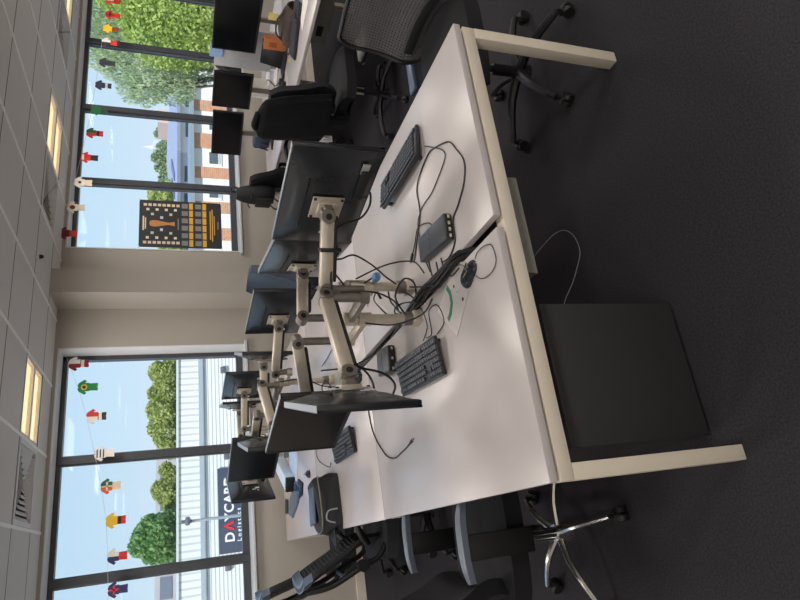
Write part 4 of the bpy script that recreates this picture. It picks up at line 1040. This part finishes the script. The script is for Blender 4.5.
for k, pts in enumerate(([(262, 84), (268, 80), (275, 86), (280, 80)], [(258, 88), (266, 92), (274, 90), (284, 93)])):
    loose(('black lead behind the squarish monitor on the right desk', 'black lead crossing the papers by the jacket')[k], pz(pts, .738), .005)
p = at(263, 139, .80); t = thing('pouch', 'dark blue pouch with dangling black straps on the right desk past the jacket', 'pouch', (p.x, p.y, .7315), R(15))
MB().box((0, 0, .09), (.12, .20, .17), None, .03, 4).build('body', mat('navy_nylon', (52, 66, 92), .6, bump=.2), t)
for y in (-.06, .0, .07): MB().bar((-.065, y, .10), (-.085, y+.01, .012), .02, .006, .002, (1, 0, 0)).build('strap', BLK, t)
# drawer unit and grey box under the right desk
p = ax(320, 20, 4.0); t = thing('under_desk_box', 'grey box fixed under the right desk at the top edge of the photo', 'box', (4.05, p.y, .50))
MB().box((0, 0, .08), (.22, .40, .15), None, .006).build('case', GREYM, t); MB().box((-.112, .06, .08), (.006, .10, .05)).build('vent', BLKM, t)

# backpack on the chair below the poster
def backpack():
    t = thing('backpack', 'black backpack hooked over the chair back under the tournament poster', 'backpack', (3.385, 5.30, .78), R(-6))
    BP = mat('backpack_nylon', (22, 22, 24), .6, ns=80, na=.15, bump=.2, bs=300)
    def f(u, v):
        a = 2*PI*u; s = v; k = math.sin(PI*(.08+.84*s)**.8)**.35*(1-.12*s)
        return Vector((-.09+.085*math.cos(a)*k+.004*math.sin(6*a), .165*math.sin(a)*k, .36*s))
    m = MB(); nu, nv = 36, 16; vs = [f(i/nu, j/nv) for j in range(nv+1) for i in range(nu)]
    fs = [(j*nu+i, j*nu+(i+1) % nu, (j+1)*nu+(i+1) % nu, (j+1)*nu+i) for j in range(nv) for i in range(nu)]+[tuple(range(nv*nu, nv*nu+nu)), tuple(range(nu-1, -1, -1))]
    m._new(vs, fs); m.build('body', BP, t)
    MB().tube([(-.165, -.14, .22), (-.185, 0, .25), (-.165, .14, .22)], .007, 8).build('compression_strap', BLK, t)
    MB().tube([(-.05, -.05, .35), (-.04, -.04, .40), (-.04, .04, .40), (-.05, .05, .35)], .009, 8).build('grab_handle', BLK, t)
    for y in (-.09, .10): MB().tube([(-.14, y, .02), (-.17, y+.03, -.03), (-.15, y+.05, -.08)], .008, 6).build('strap', BLK, t)
    MB().box((-.165, .0, .10), (.03, .20, .15), None, .012, 3).build('front_pocket', BP, t)
backpack()

# ------------------------------------------------------------------ poster on the glass
def poster():
    Y = YG-.008
    tl = ay(139.5, 199.5, Y); bl = ay(220.8, 204, Y); tr = ay(138.5, 246.8, Y); x0, x1, z1, z0 = tl.x, tr.x, (tl.z+tr.z)/2, bl.z
    x0, x1 = min(x0, x1), max(x0, x1); W = x1-x0; H = z1-z0
    t = thing('wall_poster', 'black tournament wall chart with a gold cup taped to the right window', 'poster', ((x0+x1)/2, Y, z0))
    BK = mat('poster_black', (38, 40, 42), .5, ns=8); GD = mat('poster_gold', (222, 170, 62), .5); CRM = mat('poster_cream', (222, 200, 172), .6); GY = mat('poster_grey', (128, 128, 128), .6); LG_ = mat('poster_pale_green', (196, 206, 170), .6); LB = mat('poster_pale_blue', (190, 198, 214), .6); CO = mat('poster_copper', (190, 128, 70), .4)
    MB().bb((-W/2, -.001, 0), (W/2, .001, H)).build('sheet', BK, t, False)
    # u across, v from the top, both 0..1
    def rects(name, lst, m, d=.0016):
        for (u, v, w_, h_) in lst: MB().bb((-W/2+W*(u-w_/2), -.001-d, H*(1-v-h_/2)), (-W/2+W*(u+w_/2), -.001, H*(1-v+h_/2))).build(name, m, t, False)
    rects('fixture_box', [(u, .07+.056*k, .055, .04) for k in range(8) for u in (.10, .90)], CRM)
    rects('fixture_box', [(u, .10+.11*k, .05, .035) for k in range(4) for u in (.20, .80)], mat('poster_pale_cream', (226, 214, 196), .6))
    rects('fixture_box', [(u, v, .05, .035) for v in (.155, .375) for u in (.30, .70)], LG_)
    rects('fixture_box', [(u, .265, .055, .035) for u in (.37, .63)], LB)
    # groups: grey list over a gold panel, two rows of six
    rects('group_list', [(.10+.16*k, v, .10, .075) for k in range(6) for v in (.545, .71)], GY)
    rects('group_panel', [(.10+.16*k, v, .135, .048) for k in range(6) for v in (.622, .787)], GD)
    rects('fixture_strip', [(.5, .86, .62, .012), (.5, .885, .70, .012), (.5, .91, .42, .010)], GD)
    rects('footer_strip', [(.5, .955, .16, .016)], GY)
    rects('header_strip', [(.5, .05, .30, .018), (.5, .075, .24, .014)], CRM)
    rects('caption_strip', [(.5, .465, .24, .014)], GY)
    # a plain gold cup
    prof = [(.0, .12), (.055, .13), (.075, .17), (.07, .22), (.045, .29), (.028, .34), (.03, .37), (.05, .42), (0, .425)]
    pts = [(-W*(u*.9), H*(1-v)) for u, v in prof]+[(W*(u*.9), H*(1-v)) for u, v in reversed(prof[1:-1])]
    MB().prism(pts, (0, -.001, 0), (1, 0, 0), (0, 0, 1), .003).build('gold_cup', CO, t, False)
    tp = mat('clear_tape', (210, 214, 216), .3)
    for sx_ in (-1, 1):
        for z in (.0, H): MB().box((sx_*W/2, -.0015, z), (.03, .001, .012)).build('tape', tp, t, False)
poster()

# ------------------------------------------------------------------ paper football-kit bunting
def kit(px, py, Y, cols, label, dx=0.):
    """shirt over shorts cut from card, hung from the string by the collar"""
    p = ay(px, py, Y); hp = 21 if py > 300 else 15.5+py*.017; q = ay(px+hp, py-(py-300)*.0125, Y); H = p.z-q.z; s = H/.20
    t = thing('paper_football_kit', label, 'bunting', (p.x, Y, p.z), 0, 'paper football kits on the window strings')
    S1, S2, T, extra = cols; th = .0016
    P = lambda l: [(x*s, z*s) for x, z in l]
    body = [(-.018, 0), (-.045, -.010), (-.082, -.066), (-.064, -.088), (-.046, -.07), (-.046, -.112), (0, -.112), (0, -.010)]
    MB().prism(P(body), (0, 0, 0), (1, 0, 0), (0, 0, 1), th).build('shirt_half', S1, t, False)
    MB().prism(P([(-x, z) for x, z in reversed(body)]), (0, 0, 0), (1, 0, 0), (0, 0, 1), th).build('shirt_half', S2, t, False)
    sh = [(-.038, -.104), (.038, -.104), (.042, -.194), (.004, -.194), (0, -.182), (-.004, -.194), (-.042, -.194)]
    MB().prism(P(sh), (0, .001, 0), (1, 0, 0), (0, 0, 1), th).build('shorts', T, t, False)
    if extra:
        kind, m = extra; b = MB(); f = -.0018
        if kind == 'disc': b.cyl((0, f, -.062*s), (0, 0, -.062*s), .03*s, None, 18)
        if kind == 'bars':
            for k in range(3): b.bb((-.042*s, f, (-.03-.03*k-.006)*s), (.042*s, 0, (-.03-.03*k+.006)*s))
        if kind == 'stripes':
            for k in (-1, 0, 1): b.bb(((.026*k-.006)*s, f, -.11*s), ((.026*k+.006)*s, 0, -.016*s))
        if kind == 'cross': b.bb((-.044*s, f, -.07*s), (.044*s, 0, -.052*s)).bb((-.008*s, f, -.11*s), (.008*s, 0, -.014*s))
        if kind == 'yoke': b.bb((-.04*s, f, -.04*s), (.04*s, 0, -.014*s))
        if kind == 'hem': b.bb((-.04*s, f, -.15*s), (.04*s, .0, -.12*s))
        b.build('motif', m, t, False)
        if kind == 'disc': MB().cyl((0, f-.0008, -.062*s), (0, f, -.062*s), .017*s, None, 14).build('motif', K['black'], t, False)
    return p
def cc(n, rgb): return mat('card_'+n, rgb, .6)
K = dict(red=cc('red', (206, 44, 40)), white=cc('white', (226, 220, 212)), black=cc('black', (34, 34, 38)), green=cc('green', (28, 132, 66)), yellow=cc('yellow', (236, 190, 44)), navy=cc('navy', (36, 44, 92)), maroon=cc('maroon', (140, 28, 44)), orange=cc('orange', (220, 92, 44)), dgreen=cc('deep_green', (30, 92, 62)), brown=cc('brown', (120, 62, 40)), blue=cc('blue', (46, 78, 150)), cream=cc('cream', (222, 206, 176)), grey=cc('grey', (150, 146, 146)))
YS = 6.30
left = [
 (68.5, 364, ('maroon', 'white', 'maroon', ('hem', 'white')), 'maroon and white paper football kit in the top corner of the left window'),
 (77.5, 387.5, ('green', 'green', 'green', ('disc', 'yellow')), 'green paper football kit with a yellow disc in the left window'),
 (86, 417, ('white', 'red', 'black', ('hem', 'cream')), 'red and white paper kit with black shorts in the left window'),
 (94, 454, ('white', 'white', 'white', ('bars', 'black')), 'black and white striped paper kit over the left window mullion'),
 (100.5, 487, ('orange', 'dgreen', 'cream', ('cross', 'cream')), 'green, cream and orange paper kit right of the long mullion'),
 (105.5, 521.5, ('yellow', 'yellow', 'red', ('hem', 'black')), 'yellow paper shirt with red and black shorts in the left window'),
 (107, 557.5, ('navy', 'white', 'red', None), 'navy and white paper shirt with red shorts in the left window'),
 (107.5, 591, ('navy', 'navy', 'navy', ('cross', 'red')), 'navy paper kit with a red cross at the bottom of the photo')]
right = [
 (105, 0, ('orange', 'white', 'red', None), 'red-orange and white paper kit cut by the top of the photo'),
 (105, 14, ('red', 'red', 'red', ('cross', 'black')), 'red paper kit crossed with black before the leafy tree'),
 (103, 28, ('yellow', 'yellow', 'brown', None), 'yellow paper shirt with brown shorts before the leafy tree'),
 (101.5, 41.5, ('black', 'white', 'red', None), 'black and white paper shirt with red shorts on the first mullion'),
 (99, 62, ('black', 'black', 'black', ('cross', 'navy')), 'all black paper football kit before the willow tree'),
 (95, 84.5, ('navy', 'navy', 'black', ('hem', 'white')), 'dark blue paper kit with a white band before the pale sky'),
 (91, 109.5, ('green', 'green', 'dgreen', None), 'all green paper football kit on the second mullion'),
 (86, 132.5, ('red', 'dgreen', 'red', ('hem', 'black')), 'green and red paper shirt with red shorts in the right window'),
 (80.5, 157, ('red', 'red', 'black', ('yoke', 'white')), 'red paper shirt with white yoke and black shorts in the right window'),
 (74, 182, ('white', 'white', 'cream', ('disc', 'cream')), 'white paper kit with a cream disc on the third mullion'),
 (66.5, 207, ('white', 'cream', 'cream', ('disc', 'brown')), 'cream paper kit with a brown badge left of the third mullion'),
 (58.5, 233, ('maroon', 'maroon', 'red', ('stripes', 'black')), 'maroon paper kit with black stripes beside the ceiling corner')]
def hang(lst, Y, label, start, end):
    pts = [start]
    for px, py, c, lb in lst:
        p = kit(px, py, Y, (K[c[0]], K[c[1]], K[c[2]], (c[3][0], K[c[3][1]]) if c[3] else None), lb); pts.append(p+Vector((0, .002, -.004)))
    pts.append(end)
    B = Vector(pts[0]); t = thing('bunting_string', label, 'string', B)
    MB().tube([Vector(p)-B for p in pts], .0016, 5, 3).build('line', mat('pale_string', (206, 206, 200), .7), t)
hang(left, YS, 'thin string of paper football kits sagging across the left window', ay(64.5, 352.5, YS), ay(108, 625, YS))
YR = 6.12
hang(list(reversed(right)), YR, 'thin string of paper football kits sagging across the right window', ay(57.5, 262, YR)+Vector((0, .04, 0)), ay(106, -22, YR))
